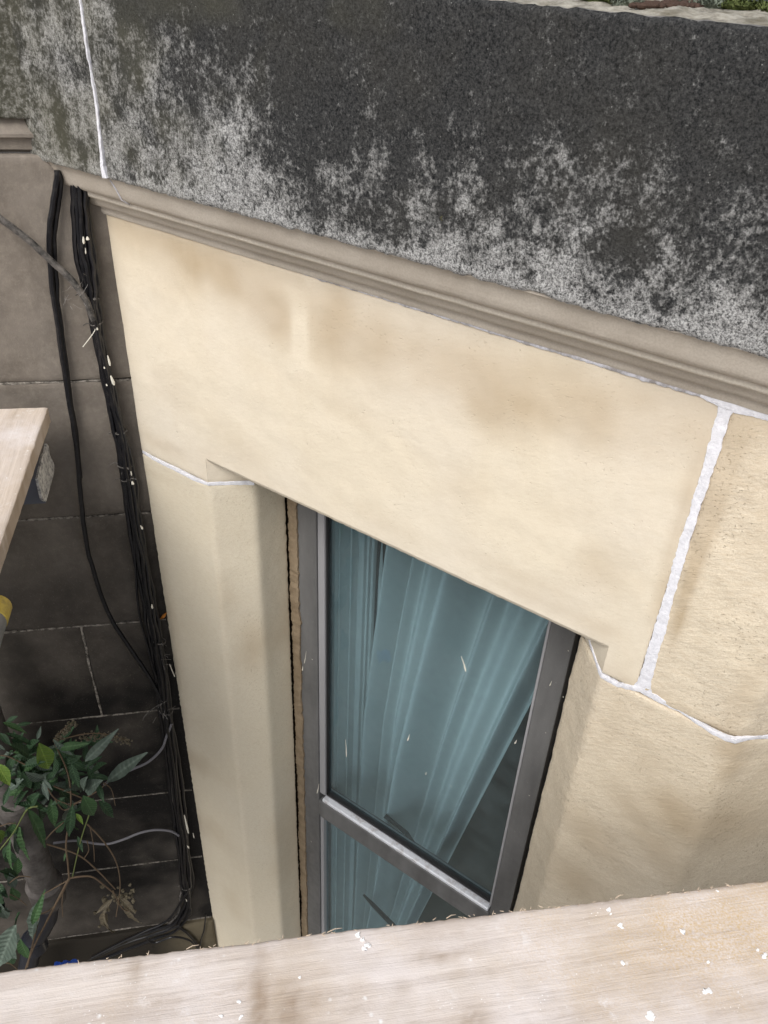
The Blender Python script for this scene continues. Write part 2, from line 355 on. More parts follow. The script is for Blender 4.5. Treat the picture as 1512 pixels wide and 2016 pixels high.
c = t.mix(t.ramp(t.noise(50, 5, .7), [(.35, 0), (.65, 1)]), (.03, .029, .028), (.17, .155, .14)); t.col(c); t.bump(t.noise(160, 4, .7), .7, .002); CABD = t.m
t = NT('cable_grey', .6, .4); t.col((.17, .165, .18)); CABG = t.m
t = NT('cast_iron', .75, .3)
c = t.mix(t.ramp(t.noise(20, 5, .7), [(.35, 0), (.65, 1)]), (.075, .066, .06), (.155, .14, .13)); t.col(c); t.bump(t.noise(60, 5, .7), .5, .003); IRON = t.m
t = NT('black_pipe', .3, .5); t.col((.02, .022, .03)); BPIPE = t.m
t = NT('galvanised_tube', .5, .5); t.b.inputs['Metallic'].default_value = .3; t.col(t.mix(t.noise(40, 5), (.10, .10, .10), (.2, .2, .2))); GALV = t.m
t = NT('yellow_band', .55, .4); t.col(t.mix(t.ramp(t.noise(60, 4), [(.5, 0), (.7, .6)]), (.42, .31, .05), (.16, .12, .04))); YEL = t.m
t = NT('white_splashed_metal', .8, .3); t.col(t.mix(t.ramp(t.noise(90, 5, .75), [(.36, 0), (.56, 1)]), (.16, .16, .17), (.62, .61, .59))); t.bump(t.noise(150, 4, .7), .8, .003); WMET = t.m
t = NT('blue_grey_metal', .5, .4); t.col((.11, .12, .15)); BMET = t.m
def leaf_mat(name, a, b, tip=None):
    t = NT(name, .55, .35); t.b.inputs['Subsurface Weight'].default_value = 0
    sx = t.n.new('ShaderNodeSeparateXYZ'); t.l(t.tc, sx.inputs[0])
    c = t.mix(t.ramp(t.noise(4, 4), [(.35, 0), (.65, 1)]), a, b)
    ve = t.ramp(t.math('ABSOLUTE', sx.outputs[0]), [(.004, 1), (.022, 0)])
    c = t.mix(t.math('MULTIPLY', ve, .5), c, tuple(min(1, q * 1.6 + .015) for q in b)); t.col(c)
    rib = t.math('SINE', t.math('MULTIPLY', t.math('ADD', sx.outputs[1], t.math('MULTIPLY', t.math('ABSOLUTE', sx.outputs[0]), -.8)), 60))
    t.bump(rib, .25, .01); return t.m
LEAF = [leaf_mat('leaf_dark', (.018, .045, .02), (.035, .075, .032)), leaf_mat('leaf_grey', (.075, .105, .082), (.12, .155, .125)),
        leaf_mat('leaf_bright', (.10, .19, .03), (.19, .28, .05)), leaf_mat('leaf_mid', (.035, .085, .03), (.06, .12, .045)), leaf_mat('leaf_dry', (.09, .07, .045), (.14, .12, .08))]
t = NT('stem_brown', .8, .2); t.col(t.mix(t.noise(30, 3), (.10, .065, .045), (.16, .12, .075))); STEM = t.m
t = NT('stem_green', .7, .2); t.col((.14, .17, .06)); STEMG = t.m
t = NT('moss', .95, .1); t.col(t.mix(t.ramp(t.noise(60, 4), [(.35, 0), (.65, 1)]), (.03, .045, .012), (.12, .14, .05))); MOSS = t.m
t = NT('moss_grey', .95, .1); t.col(t.mix(t.noise(80, 3), (.10, .12, .09), (.22, .24, .19))); MOSSG = t.m
t = NT('slate', .45, .5); t.col(t.mix(t.noise(40, 4), (.035, .042, .06), (.07, .08, .105))); t.bump(t.noise(60, 3), .2, .003); SLATE = t.m
t = NT('ground_dark', .95, .1); t.col(t.mix(t.noise(3, 6, .7), (.07, .06, .05), (.17, .155, .13))); t.bump(t.noise(30, 6), .5, .02); GRND = t.m
t = NT('paving', .95, .1); t.col(t.mix(t.noise(2, 6, .7), (.13, .125, .12), (.22, .21, .2))); PAVE = t.m
t = NT('orange_leaf', .7, .2); t.col((.32, .12, .02)); ORL = t.m
t = NT('blue_plastic', .4, .5); t.col((.02, .08, .42)); BLUE = t.m

# ------------------------------------------------------------------ ground
m = MB(); m.quad((-120, -120, -4.6), (120, -120, -4.6), (120, 120, -4.6), (-120, 120, -4.6)); tag(m.build('ground', PAVE, smooth=False), kind='structure')
m = MB(); q = [PL(-9, 3.2, -4.59), PL(3.5, 3.2, -4.59), PL(3.5, -.1, -4.59), PL(-9, -.1, -4.59)]; m.quad(*q); tag(m.build('garden_soil', GRND, smooth=False), kind='structure')

# ------------------------------------------------------------------ the painted bay
Z_T, Z_M, Z_S, Z_J, Z_B = -.078, -.535, -1.060, -1.134, -4.6
bay = thing('bay_window_wall', (XL / 2, 0, Z_B), 'cream painted canted bay of stone blocks with a sooty cornice and one tall window', 'bay window')
STW = [ # stains on the front face: pixel of the photo turned into a point of the face, radii in metres, angle, strength
 (300, 470, .16, .045, 8, .7), (430, 540, .14, .06, 0, .9), (520, 600, .09, .055, 30, .95), (545, 640, .035, .035, 0, .6), (660, 640, .07, .08, 0, .95), (740, 680, .11, .07, 0, .85), (860, 710, .14, .065, 0, .8), (960, 790, .09, .05, 20, .7),
 (1000, 780, .15, .06, 0, .7), (1150, 820, .13, .06, 0, .7), (1300, 830, .08, .07, 0, .75), (1392, 800, .03, .05, 0, .9), (1385, 880, .018, .12, 0, .7),
 (1345, 1010, .012, .14, 0, .7), (1310, 1150, .012, .1, 0, .6), (230, 600, .03, .12, 0, .25), (330, 760, .06, .05, 0, .35), (330, 880, .1, .02, 0, .5), (470, 880, .09, .05, 25, .35), (400, 905, .05, .03, 0, .4),
 (1190, 1110, .06, .07, 20, .42), (1010, 1130, .12, .02, 0, .4), (1060, 1180, .1, .015, 0, .5), (1170, 1230, .05, .02, 0, .4), (730, 1020, .15, .02, 0, .2), (900, 960, .05, .05, 0, .22),
 (1452, 835, .020, .05, 0, 1.3), (1435, 890, .018, .05, 0, 1.3), (1416, 950, .017, .06, 0, 1.3), (1398, 1010, .015, .06, 0, 1.3), (1380, 1070, .013, .06, 0, 1.3), (1358, 1140, .011, .06, 0, 1.2), (1337, 1220, .009, .06, 0, 1.0), (1500, 830, .06, .03, 0, .8), (1480, 930, .02, .06, 0, .5), (1510, 1000, .02, .1, 0, .4), (1450, 1400, .02, .09, 0, .5),
 (1300, 1372, .08, .012, 0, .5), (1420, 1440, .05, .012, 0, .9), (1440, 1480, .025, .03, 0, 1.1), (1435, 1520, .02, .04, 0, .9), (1270, 1500, .05, .05, 0, .35), (1330, 1600, .06, .05, 40, .9), (1240, 1590, .06, .03, 40, .6), (1180, 1660, .08, .05, 30, .9), (1290, 1680, .07, .05, 40, .6), (1400, 1640, .06, .09, 0, .6), (1460, 1600, .05, .12, 0, .3),
 (1130, 1730, .06, .07, 0, .7), (1480, 1700, .2, .07, 0, .4), (420, 495, .15, .03, 0, .45), (560, 545, .12, .03, 0, .5), (700, 600, .15, .035, 0, .55), (900, 680, .15, .03, 0, .5), (1100, 740, .12, .03, 0, .5), (1270, 800, .1, .035, 0, .5), (650, 780, .2, .03, 0, .18), (800, 880, .25, .03, 10, .2), (1100, 1000, .15, .05, 0, .25), (1200, 1450, .02, .1, 0, .3),
 (470, 1290, .03, .12, 0, .65), (440, 1180, .02, .1, 0, .4), (390, 1500, .1, .05, 0, .45), (345, 1250, .03, .2, 0, .25), (430, 1650, .1, .08, 0, .35), (520, 1700, .03, .2, 0, .4), (460, 1780, .05, .1, 0, .35), (300, 930, .1, .02, 0, .35), (440, 965, .08, .02, 0, .5)]
STWv = [(hW(px, py), rx, rz, rad(a), s) for px, py, rx, rz, a, s in STW]
def stain(x, y, z):
    s = 0
    for p, rx, rz, a, k in STWv:
        dx, dz = x - p.x, z - p.z
        if abs(dx) > 3 * max(rx, rz) or abs(dz) > 3 * max(rx, rz): continue
        u = (dx * cos(a) - dz * sin(a)) / rx; v = (dx * sin(a) + dz * cos(a)) / rz; d = u * u + v * v
        if d < 6: s = max(s, k * math.exp(-d * .75)) + .25 * min(s, k * math.exp(-d * .75))
    # the light sweep of fresh paint left of the middle
    p = hW(590, 665); dx, dz = (x - p.x) / .022, (z - p.z) / .07
    s *= 1 - .95 * math.exp(-(dx * dx) ** 2 - (dz * dz) ** 2)
    return max(0, min(1.3, s))
AT = {'stain': stain}
# lintel: face, ears that come down beside the opening, splayed cheeks, soffit
XA, XI, XR, XQ = -1.288, -1.210, -.341, -.263      # arrises of the two splays
YS, YW = .078, .195
XT0, XT1 = -.1985, -.1855
flat = lambda u, v, off: Vector((u, -off, v))
m = MB()
slab(m, XL + .0005, XT0, Z_J + .003, Z_M, flat, .007, .05, .005, .0016, 7, .0025, brk=(XA, XQ), vbrk=(Z_S,), skip=lambda u, v: XA < u < XQ and v < Z_S, ends=(0, 1, 1, 1))
us = lin(XA, XQ, .008)
bev = [(0, Z_S), (.003, Z_S - .008), (.0055, Z_S - .011), (YW + .03, Z_S - .006)]
def soff(u, v, i, j):
    y, z = bev[j]; d = 1 if j < 2 else .3
    return (u, y - .0016 * fb((u, Z_S, (XL + .0005) * 3.7), 7) * (1 if j == 0 else .6) + .0006 * fb((u, j, 0), 60) * (j > 0), z + .0012 * fb((u, 3, 0), 45) * (j in (1, 2)))
m.patch(us[::-1], [0, 1, 2, 3], soff)
for pr in ([(XA, 0), (XI, YS), (XI + .002, YW + .02)], [(XR - .002, YW + .02), (XR, YS), (XQ, 0)]):
    mp, acc = profile_map(pr, .004); slab(m, 0, acc[-1], Z_J + .003, Z_S, mp, .007, .03, .004, .0012, 9, .0025, brk=acc[1:-1], ends=(0, 0, 1, 0))
m.build('lintel', CREAM, bay, attr=AT, label='long cream lintel stone over the window, browned along its top', angle=28)
# block right of the upright joint, wrapping onto the front of the bay
mp, acc = profile_map([(XT1, 0), (XF, 0), (XF + 1.1, 1.1)], .022)
m = MB(); slab(m, 0, acc[-1], -1.134, Z_M, mp, .009, .05, .006, .003, 11, .004, brk=acc[1:-1], fine=.0008)
m.build('facing_stone', CREAM_R, bay, attr=AT, label='pitted cream block right of the wide white joint')
# right pier with splay
mp, acc = profile_map([(XR - .002, YW + .02), (XR, YS), (XQ, 0), (XF, 0), (XF + 1.1, 1.1)], (.004, .005, .006, .022, .02))
zs = [-1.142, -1.80, -2.45, -3.1, -3.8, Z_B]
for k, (a, b) in enumerate(zip(zs, zs[1:])):
    if k: continue
m = MB(); slab(m, 0, acc[-1], Z_B, -1.139, mp, .010, .05, .006, .0017, 11, .004, brk=acc[1:-1], fine=.0009)
m.build('jamb_stone', CREAM_R, bay, attr=AT, label='rough cream jamb right of the window, brown patches low down')
# left pier
mp, acc = profile_map([(XL + .0005, 0), (XA, 0), (XI, YS), (XI + .003, YW - .008)], .008)
m = MB(); slab(m, 0, acc[-1], Z_B, -1.137, mp, .009, .05, .005, .0009, 8, .003, brk=acc[1:-1], ends=(0, 1, 1, 1), jag=.0035, fine=.0004)
m.build('jamb_stone', CREAM_P, bay, attr=AT, label='smooth cream jamb left of the window with a splayed inner edge')
# dark core behind the stones, in the joints and the sealant gap
m = MB(); m.bx(XL + .03, XA - .05, .040, .3, Z_B, Z_S); m.bx(XA - .0501, XI - .015, .105, .3, Z_B, Z_S); m.bx(XR + .02, XQ + .03, .105, .3, Z_B, Z_S); m.bx(XQ + .0301, XF - .03, .030, .3, Z_B, Z_S); m.bx(XL + .03, XF - .03, .030, .3, Z_S + .012, Z_M)
m.bx(XI - .014, XI + .012, YW + .006, .3, Z_B, Z_S); m.bx(XR - .026, XR + .02, YW + .035, .3, Z_B, Z_S); m.build('rubble_core', HOLE, bay, smooth=False)
# mortar
NW = Vector((0, -1, 0)); NSl = Vector((1, -1, 0)).normalized(); NSr = Vector((-1, -1, 0)).normalized()
def W3(px, py, w_, n=NW, y=0): return (hW(px, py, y), n, w_)
m = MB(); ragged(m, [W3(281, 889, .008), W3(300, 902, .0095), W3(345, 924, .010), W3(385, 945, .009), (Vector((XA, 0, -1.134)), NW, .009), (Vector((XI, YS, -1.137)), NSl, .012)], .0012, .0012, 1)
m.build('mortar_joint', MORT, bay, label='white mortar line left of the window')
m = MB(); ragged(m, [(Vector((XR, YS, -1.09)), NSr, .007), (Vector((XR + .03, YS - .03, -1.118)), NSr, .007), (Vector((XQ, 0, -1.138)), NSr.lerp(NW, .5), .008), W3(1215, 1348, .009), W3(1262, 1357, .014), W3(1300, 1378, .012), W3(1340, 1399, .008), W3(1400, 1440, .010), W3(1430, 1455, .010), (Vector((XF, 0, -1.139)), (NW + nL).normalized(), .011)] + [(hit(px, py, nL, nL.dot(Vector((XF, 0, 0)))), nL, .008) for px, py in ((1475, 1453), (1512, 1450), (1600, 1443), (1800, 1427))], .0016, .0018, 2)
m.build('mortar_joint', MORT, bay, label='white mortar line right of the window')
m = MB(); ragged(m, [(Vector((-.194, 0, -.540)), NW, .030), (Vector((-.194, 0, -.556)), NW, .019), (Vector((-.1925, 0, -.66)), NW, .0155), (Vector((-.1915, 0, -.80)), NW, .0155), (Vector((-.190, 0, -.90)), NW, .016), (Vector((-.187, 0, -1.0)), NW, .020), (Vector((-.187, 0, -1.07)), NW, .021), (Vector((-.186, 0, -1.106)), NW, .024), (Vector((-.185, 0, -1.122)), NW, .034)], .0014, .0019, 3)
m.build('mortar_joint', MORT, bay, label='wide white upright mortar joint')
m = MB(); ragged(m, [(Vector((-.232, -.001, -.538)), NW, .005), (Vector((-.205, -.001, -.541)), NW, .010), (Vector((-.18, -.001, -.542)), NW, .013), (Vector((-.13, -.001, -.541)), NW, .011), (Vector((-.07, -.001, -.541)), NW, .010), (Vector((XF, 0, -.541)), NW, .008)], .0016, .0015, 5)
m.build('mortar_joint', MORT, bay)
m = MB(); ragged(m, [(Vector((-1.09, -.001, -.5355)), NW, .002), (Vector((-.95, -.001, -.536)), NW, .0045), (Vector((-.8, -.001, -.537)), NW, .0065), (Vector((-.5, -.001, -.538)), NW, .0075), (Vector((-.36, -.001, -.538)), NW, .007), (Vector((-.23, -.001, -.539)), NW, .007)], .002, .0016, 4)
m.build('mortar_joint', MORT2, bay, label='thin bluish mortar line under the moulding')

# cornice moulding: swept profile, mitred round the bay; starts on the house wall
prof = [(-.0735, -.414), (-.0735, -.4300), (-.072, -.431), (-.069, -.434), (-.064, -.446), (-.0605, -.458), (-.0575, -.468), (-.054, -.4745), (-.047, -.4795), (-.0415, -.482), (-.0415, -.4885), (-.039, -.4925), (-.034, -.4955), (-.030, -.4965), (-.0265, -.500), (-.023, -.509), (-.018, -.516), (-.011, -.5195), (-.0065, -.5205), (-.006, -.531), (-.003, -.5365), (.012, -.537)]
def cornice_path(y, t):
    """t in 0..1 along the canted face, 1..2 along the front; y = offset of the face"""
    xl = XL + y; xr = XF - y * math.tan(rad(22.5))          # mitre
    if t <= 1: return Vector((xl + (xr - xl) * t, y, 0))
    return Vector((xr, y, 0)) + dL * 1.5 * (t - 1)
def stM(x, y, z): return .8 if -.4965 < z < -.487 else 0
m = MB(); ts = lin(0, 1, .0045) + lin(1, 2, .03)[1:]
m.patch(ts, list(range(len(prof)))[::-1], lambda t, j, i, jj: cornice_path(prof[j][0] + .0009 * fb((t * 1.5, j * .13, 0), 9) + (.0004 * fb((t * 1.5, j * 9, 0), 120)), t) + UZ * (prof[j][1] + .0008 * fb((t * 1.5, 3, 0), 14)))
m.build('cornice_moulding', MOULD, bay, attr={'stain': stM}, label='taupe painted moulding under the sooty cornice', angle=50)
# cornice blocks, split at the white joint
YB = -.080
def clean(x, y, z):
    h = (z + .43) / .35; s = (x + 1.6) / 1.6
    base = .86 - 1.30 * h + .34 * max(0, 1 - s * 2.2) - .12 * max(0, s - .5)
    if s < .18: base = .42 + .25 * (1 - h) - .25 * max(0, h - .75) * 4
    st = fb((x * 1.0, 0, z * .6), 6, 5) * .36 + fb((x, 1, z * .8), 24, 4) * .30
    k = 0
    for px, py, rx, rz, a in ((430, 190, .05, .10, .35), (490, 130, .04, .06, .3), (735, 175, .025, .10, .35), (480, 250, .06, .1, .2), (250, 300, .12, .05, .15), (1020, 330, .12, .04, .1), (1150, 330, .04, .03, .25), (1280, 330, .04, .03, .25), (940, 280, .05, .05, .1), (590, 300, .03, .1, -.25), (650, 250, .06, .1, -.2), (330, 60, .06, .05, .12)):
        p = blobs_c[(px, py)]; d = ((x - p.x) / rx) ** 2 + ((z - p.z) / rz) ** 2
        if d < 6: k += a * .7 * math.exp(-d)
    edge = .35 * max(0, 1 - (z + .43) / .03)
    return max(0, min(1.1, base + st + k + edge))
blobs_c = {(px, py): hW(px, py, YB) for px, py in ((430, 190), (490, 130), (735, 175), (480, 250), (250, 300), (1020, 330), (1150, 330), (1280, 330), (940, 280), (590, 300), (650, 250), (330, 60))}
def green(x, y, z):
    s = (x + 1.6) / 1.6; return max(0, min(1, .75 - 2.2 * s + .5 * fb((x, 7, z), 7, 3) + .25 * max(0, (z + .2) / .12)))
AC = {'clean': clean, 'green': green}
def blockmap(u, v, off):
    return Vector((u, YB - off, v))
JX = -1.400
def cblock(u0, u1, label, ends):
    m = MB()
    us = lines(u0, u1, .0055, (), .006); vs = lines(-.4295, Z_T, .0055, (), .006); nu, nv = len(us), len(vs)
    def fn(u, v, i, j):
        off = .0022 * fb((u, v, 0), 8) + .0011 * fb((u, v, 0), 70, 3)
        e = min(u - u0 if ends[0] else 9, u1 - u if ends[1] else 9)
        if e < .006: off -= .003 * (1 - e / .006) ** 2
        zz = v; tb = v + .4295; tt = Z_T - v
        if tb < .006: off -= .003 * (1 - tb / .006) ** 2
        if tt < .006: off -= .004 * (1 - tt / .006) ** 2
        if j < 4: zz += .0020 * fb((u, 0, 0), 60, 3) + .0028 * fb((u, 5, 0), 9, 3) + .006 * max(0, fb((u, 8, 0), 16, 3) - .28) + (.006 * math.exp(-((u + .47) / .02) ** 2))
        if j > nv - 5: zz += .003 * fb((u, 2, 0), 35)
        if i in (0, nu - 1): off = -.12 if ends[0 if i == 0 else 1] else off
        if j == 0: off = -.03 if i not in (0, nu - 1) else off
        if j == nv - 1: return Vector((u, YB + .006, zz + .0008))
        return Vector((u, YB - off, zz))
    m.patch(us, vs, fn)
    return m.build('cornice_block', SOOT, bay, attr=AC, label=label)
cblock(XL + YB - .03, JX - .0015, 'short lichen grey cornice block in the corner left of the white joint', (0, 1))
cblock(JX + .0015, XF - YB * math.tan(rad(22.5)), 'long black and grey speckled cornice block', (1, 0))
# cornice block on the front of the bay, out of view to the right but part of the same sweep
cf = cornice_path(YB, 1)
m = MB(); slab(m, 0, 1.3, -.4295, Z_T, lambda u, v, off: cf + dL * u + nL * off + UZ * v, .03, .1, .006, .003)
m.build('cornice_block', SOOT, bay, attr=AC, label='cornice block round the corner on the front of the bay')
# top of the cornice
m = MB(); us = lin(XL + YB - .05, XF + .05, .012); vs = lin(YB + .005, .35, .008)
def topf(u, v, i, j):
    z = Z_T + .004 * min(1, (v - YB) / .03) + .010 * max(0, v - YB) + .004 * fb((u, v, 0), 30) * min(1, j / 3) + .003 * fb((u, v, 2), 90, 2) * min(1, j / 3)
    if j == 0: z = Z_T + .0012 + .003 * fb((u, 2, 0), 35)
    return (u, v, z)
m.patch(us, vs, topf); m.build('cornice_ledge', LEDGE, bay, label='pale weathered top ledge of the cornice')
# roof edge with slate and moss lying on it
m = MB()
m.box(((-.7), .42, Z_T + .020), Vector((1.1, 0, 0)), Vector((0, .22, .01)), Vector((0, 0, .012)))
m.build('slate_edge', SLATE, bay, label='dark blue slate edge behind the cornice', bevel=.003)
m = MB(); ragged(m, [(Vector((JX + .004, YB - .001, Z_T)), NW, .0035), (Vector((-1.400, YB - .001, -.2)), NW, .0045), (Vector((-1.396, YB - .001, -.29)), NW, .005), (Vector((-1.401, YB - .001, -.37)), NW, .0065), (Vector((-1.405, YB - .002, -.405)), NW, .008), (Vector((-1.403, YB - .002, -.428)), NW, .013)], .003, .0012, 8)
m.build('mortar_joint', MORT, bay, label='white mortar line down the cornice')
m = MB(); m.tube([Vector((-1.404, -.070, -.433)), Vector((-1.398, -.063, -.452)), Vector((-1.392, -.058, -.472)), Vector((-1.385, -.045, -.482))], .0016, 6)
m.build('mortar_joint', MORT2, bay, label='faint mortar line across the moulding')

# ------------------------------------------------------------------ window (part of the bay) with its own pieces
win_m = MB()
FZ0, FZ1 = -3.75, -1.03
win_m.bx(-1.178, -1.112, YW, YW + .07, FZ0, FZ1); win_m.bx(-.443, -.3835, YW, YW + .07, FZ0, FZ1); win_m.bx(-1.112, -.443, YW, YW + .07, FZ1 - .05, FZ1); win_m.bx(-1.112, -.443, YW, YW + .07, FZ0, FZ0 + .07)
win = win_m.build('window', FRAME, bay, smooth=False, bevel=.003, label='grey metal framed window')
m = MB(); m.bx(-1.1115, -1.088, YW + .004, YW + .03, -2.42, FZ1 - .05); m.build('glazing_bead', BEAD, win, smooth=False, bevel=.003)
m = MB(); m.bx(-1.1115, -1.097, YW + .006, YW + .03, FZ0 + .07, -2.53); m.build('glazing_bead', BEAD, win, smooth=False, bevel=.003)
m = MB(); m.bx(-.450, -.4435, YW + .002, YW + .03, -2.42, FZ1 - .05); m.build('glazing_bead', BEAD, win, smooth=False, bevel=.001)
m = MB(); m.bx(-1.0875, -1.082, YW + .012, YW + .03, -2.42, FZ1 - .05); m.bx(-1.0875, -.4505, YW + .012, YW + .03, -2.424, -2.412); m.build('gasket', RUB, win, smooth=False)
m = MB(); m.bx(-1.1118, -.4432, YW - .003, YW + .066, -2.535, -2.455); m.bx(-1.1118, -.4432, YW + .004, YW + .06, -2.555, -2.5355); tr_ = m.build('transom', FRAME, win, smooth=False, bevel=.003)
m = MB(); m.bx(-1.0975, -.4500, YW - .001, YW + .040, -2.4545, -2.440); m.build('drip_ledge', ALU, win, smooth=False, bevel=.004, label='bright bare aluminium ledge on the transom')
m = MB(); m.bx(-1.096, -.4505, YW + .0165, YW + .045, -2.4388, -2.426); m.build('glazing_bead', BEAD, win, smooth=False, bevel=.002)
m = MB(); m.bx(-1.0815, -.4505, YW + .022, YW + .026, -2.44, FZ1 - .05); m.build('pane', GLASS, win, smooth=False)
m = MB(); m.bx(-1.0965, -.4435, YW + .022, YW + .026, FZ0 + .07, -2.555); m.build('pane', GLASS, win, smooth=False)
m = MB(); m.bx(-.3832, -.352, YW + .030, YW + .05, FZ0, FZ1); m.build('gasket', RUB, win, smooth=False)
# handle on the inside of the transom
h0 = hW(815, 1668, .245); h1 = hW(805, 1650, .25); h2 = hW(800, 1640, .262); h3 = hW(758, 1606, .262)
m = MB(); m.tube([h0 + Vector((0, 0, -.03)), h0, h1, h2, (h2 + h3) / 2, h3], [.012, .012, .010, .008, .007, .008], 8); m.blob(h0, .018, .014, .012, 1, .1); m.build('handle', RUB, win)
h0 = hW(716, 1762, .25); h1 = hW(735, 1782, .26); h2 = hW(770, 1818, .27)
m = MB(); m.tube([h0, h1, h2, h2 + (h2 - h1)], [.004, .008, .009, .008], 8); m.build('handle', RUB, win)
# sealant
m = MB(); ragged(m, [(Vector((-1.1885, YW - .004, z)), NW, w_) for z, w_ in ((FZ1, .027), (-1.3, .029), (-1.6, .031), (-1.9, .028), (-2.2, .032), (-2.6, .030), (-3.0, .028), (-3.75, .028))], .004, .0038, 21, sc=45, base=-.02)
m.build('sealant', SEAL, win, label='brown sealant bead down the left of the frame')
# splashes of paint on the glass and frame
def splash(px0, py0, px1, py1, w_, y):
    a = hW(px0, py0, y); b = hW(px1, py1, y); m = MB(); mid = (a + b) / 2 + Vector((w_ * .5, 0, 0))
    m.tube([a, a.lerp(mid, .6), mid, mid.lerp(b, .6), b], [w_ * .3, w_ * .5, w_ * .6, w_, w_ * .5], 6); m.v = [(x, y + (yy - y) * .35, z) for x, yy, z in m.v]
    m.build('paint_splash', SPL, win)
for a in ((908, 1292, 917, 1322, .003, YW + .021), (680, 1456, 682, 1490, .0022, YW + .021), (806, 1446, 802, 1458, .0025, YW + .021), (1017, 1457, 1013, 1464, .002, YW + .021), (628, 1543, 624, 1562, .002, YW - .001), (603, 1282, 599, 1306, .0014, YW - .001), (596, 1312, 595, 1320, .0025, YW - .001), (839, 1520, 838, 1525, .0016, YW + .021), (886, 1546, 889, 1550, .0012, YW + .021), (614, 1297, 615, 1299, .0016, YW - .001), (1118, 1280, 1119, 1282, .0016, YW - .001), (1108, 1371, 1109, 1373, .0016, YW - .001), (1086, 1341, 1082, 1350, .0012, YW - .001), (1074, 1442, 1074, 1443, .0014, YW - .001), (1041, 1565, 1042, 1567, .0014, YW - .001), (612, 1655, 613, 1658, .0014, YW - .001)): splash(*a)

# ------------------------------------------------------------------ inside the room
m = MB()
m.quad((-1.6, 3.2, FZ0 + .05), (.8, 3.2, FZ0 + .05), (.8, .3, FZ0 + .05), (-1.6, .3, FZ0 + .05)); m.quad((-1.6, 3.2, -.9), (-1.6, .3, -.9), (.8, .3, -.9), (.8, 3.2, -.9))
m.quad((-1.6, 3.2, FZ0), (-1.6, 3.2, -.9), (.8, 3.2, -.9), (.8, 3.2, FZ0)); m.quad((-1.6, .3, FZ0), (-1.6, .3, -.9), (-1.6, 3.2, -.9), (-1.6, 3.2, FZ0)); m.quad((.8, .3, FZ0), (.8, 3.2, FZ0), (.8, 3.2, -.9), (.8, .3, -.9))
tag(m.build('room_interior', ROOM, smooth=False), kind='structure')
m = MB(); m.bx(-1.16, -1.104, YW + .071, .375, FZ0, -.95); m.bx(-1.1038, -1.0985, .335, .345, FZ0, -.95); m.bx(-1.1038, -1.0985, YW + .085, YW + .092, FZ0, -.95)
m.bx(-1.16, -1.085, .376, .392, FZ0, -.95); m.bx(-1.16, -1.079, .3925, .404, FZ0, -.95); m.bx(-1.16, -1.072, .4075, .425, FZ0, -.95)
m.bx(-.371, -.30, YW + .071, .42, FZ0, -.95); m.build('window_lining', WHITEWOOD, win, smooth=False, bevel=.002, label='white painted wooden lining seen through the glass')
m = MB(); m.bx(-1.072, -.37, YW + .071, .5, FZ0 + .052, FZ0 + .09); m.build('inner_sill', WHITEWOOD, win, smooth=False, bevel=.003)
m = MB(); m.bx(-1.0718, -1.0665, .426, .436, FZ0, -.95); m.build('shadow_gap', RUB, win, smooth=False)  # black strip standing in for the shadow gap at the casing edge
# curtain
cur = thing('curtain', (-.8, .44, FZ0 + .3), 'white floor length curtain in soft folds, pulled to the left behind the glass', 'curtain')
m = MB(); nu, nv = 220, 46
fk = [0, .13, .20, .34, .58, .68, .86, 1.0]
def foldy(u, v):
    u2 = u + .012 * sin(v * 5) + .01 * sin(v * 2.3 + 6 * u)
    k = 0
    while k < len(fk) - 2 and u2 > fk[k + 1]: k += 1
    f = (u2 - fk[k]) / (fk[k + 1] - fk[k]); f = max(0, min(1, f)); A = (.030 + .62 * (fk[k + 1] - fk[k])) * (.72 + .4 * sin(k * 2.1 + 1))
    return -A * (.5 - .5 * cos(2 * pi * f)) * (1 - .2 * v) + .008 * sin(9 * u + 3 * v) + .004 * noise.noise(Vector((u * 14, v * 3, 2)))
def curt(u, v, i, j):
    z = -.95 - 2.73 * v
    xl = -1.000 - .052 * min(1, max(0, (v - .12) / .32)) - .020 * v; xr = -.375 + .186 * (z + .95)
    uu = u ** (1 + .12 * v)
    return (xl + (xr - xl) * uu, .445 + foldy(u, v), z)
m.patch([i / nu for i in range(nu + 1)], [j / nv for j in range(nv, -1, -1)], curt)
m.build('curtain_panel', CURT, cur)
m = MB()
def curt2(u, v, i, j):
    z = -.95 - 2.73 * v; wd = .010 + .032 * max(0, min(1, (v - .165) / .2)) + .01 * v
    return (-1.081 + wd * u, .440 - .010 * sin(pi * u) - .004 * v, z)
m.patch([i / 16 for i in range(17)], [j / 20 for j in range(20, -1, -1)], curt2); m.build('curtain_panel', CURT, cur, label='narrow outer strip of the curtain')
# dim chair standing in the room
ch = thing('chair', (-.15, 1.15, FZ0 + .05), 'dark wooden chair standing in the dim room behind the curtain', 'chair')
m = MB(); m.bx(-.38, .06, .93, 1.37, -3.26, -3.22); m.build('seat', DWOOD, ch, smooth=False, bevel=.006)
for x in (-.36, .02):
    for y in (.95, 1.33):
        m = MB(); m.bx(x, x + .035, y, y + .035, FZ0 + .05, -3.26 if y < 1 else -2.78); m.build('leg', DWOOD, ch, smooth=False, bevel=.004)
m = MB(); m.bx(-.36, .055, 1.335, 1.355, -2.92, -2.79); m.bx(-.36, .055, 1.335, 1.355, -3.08, -3.04); m.build('backrest', DWOOD, ch, smooth=False, bevel=.004)

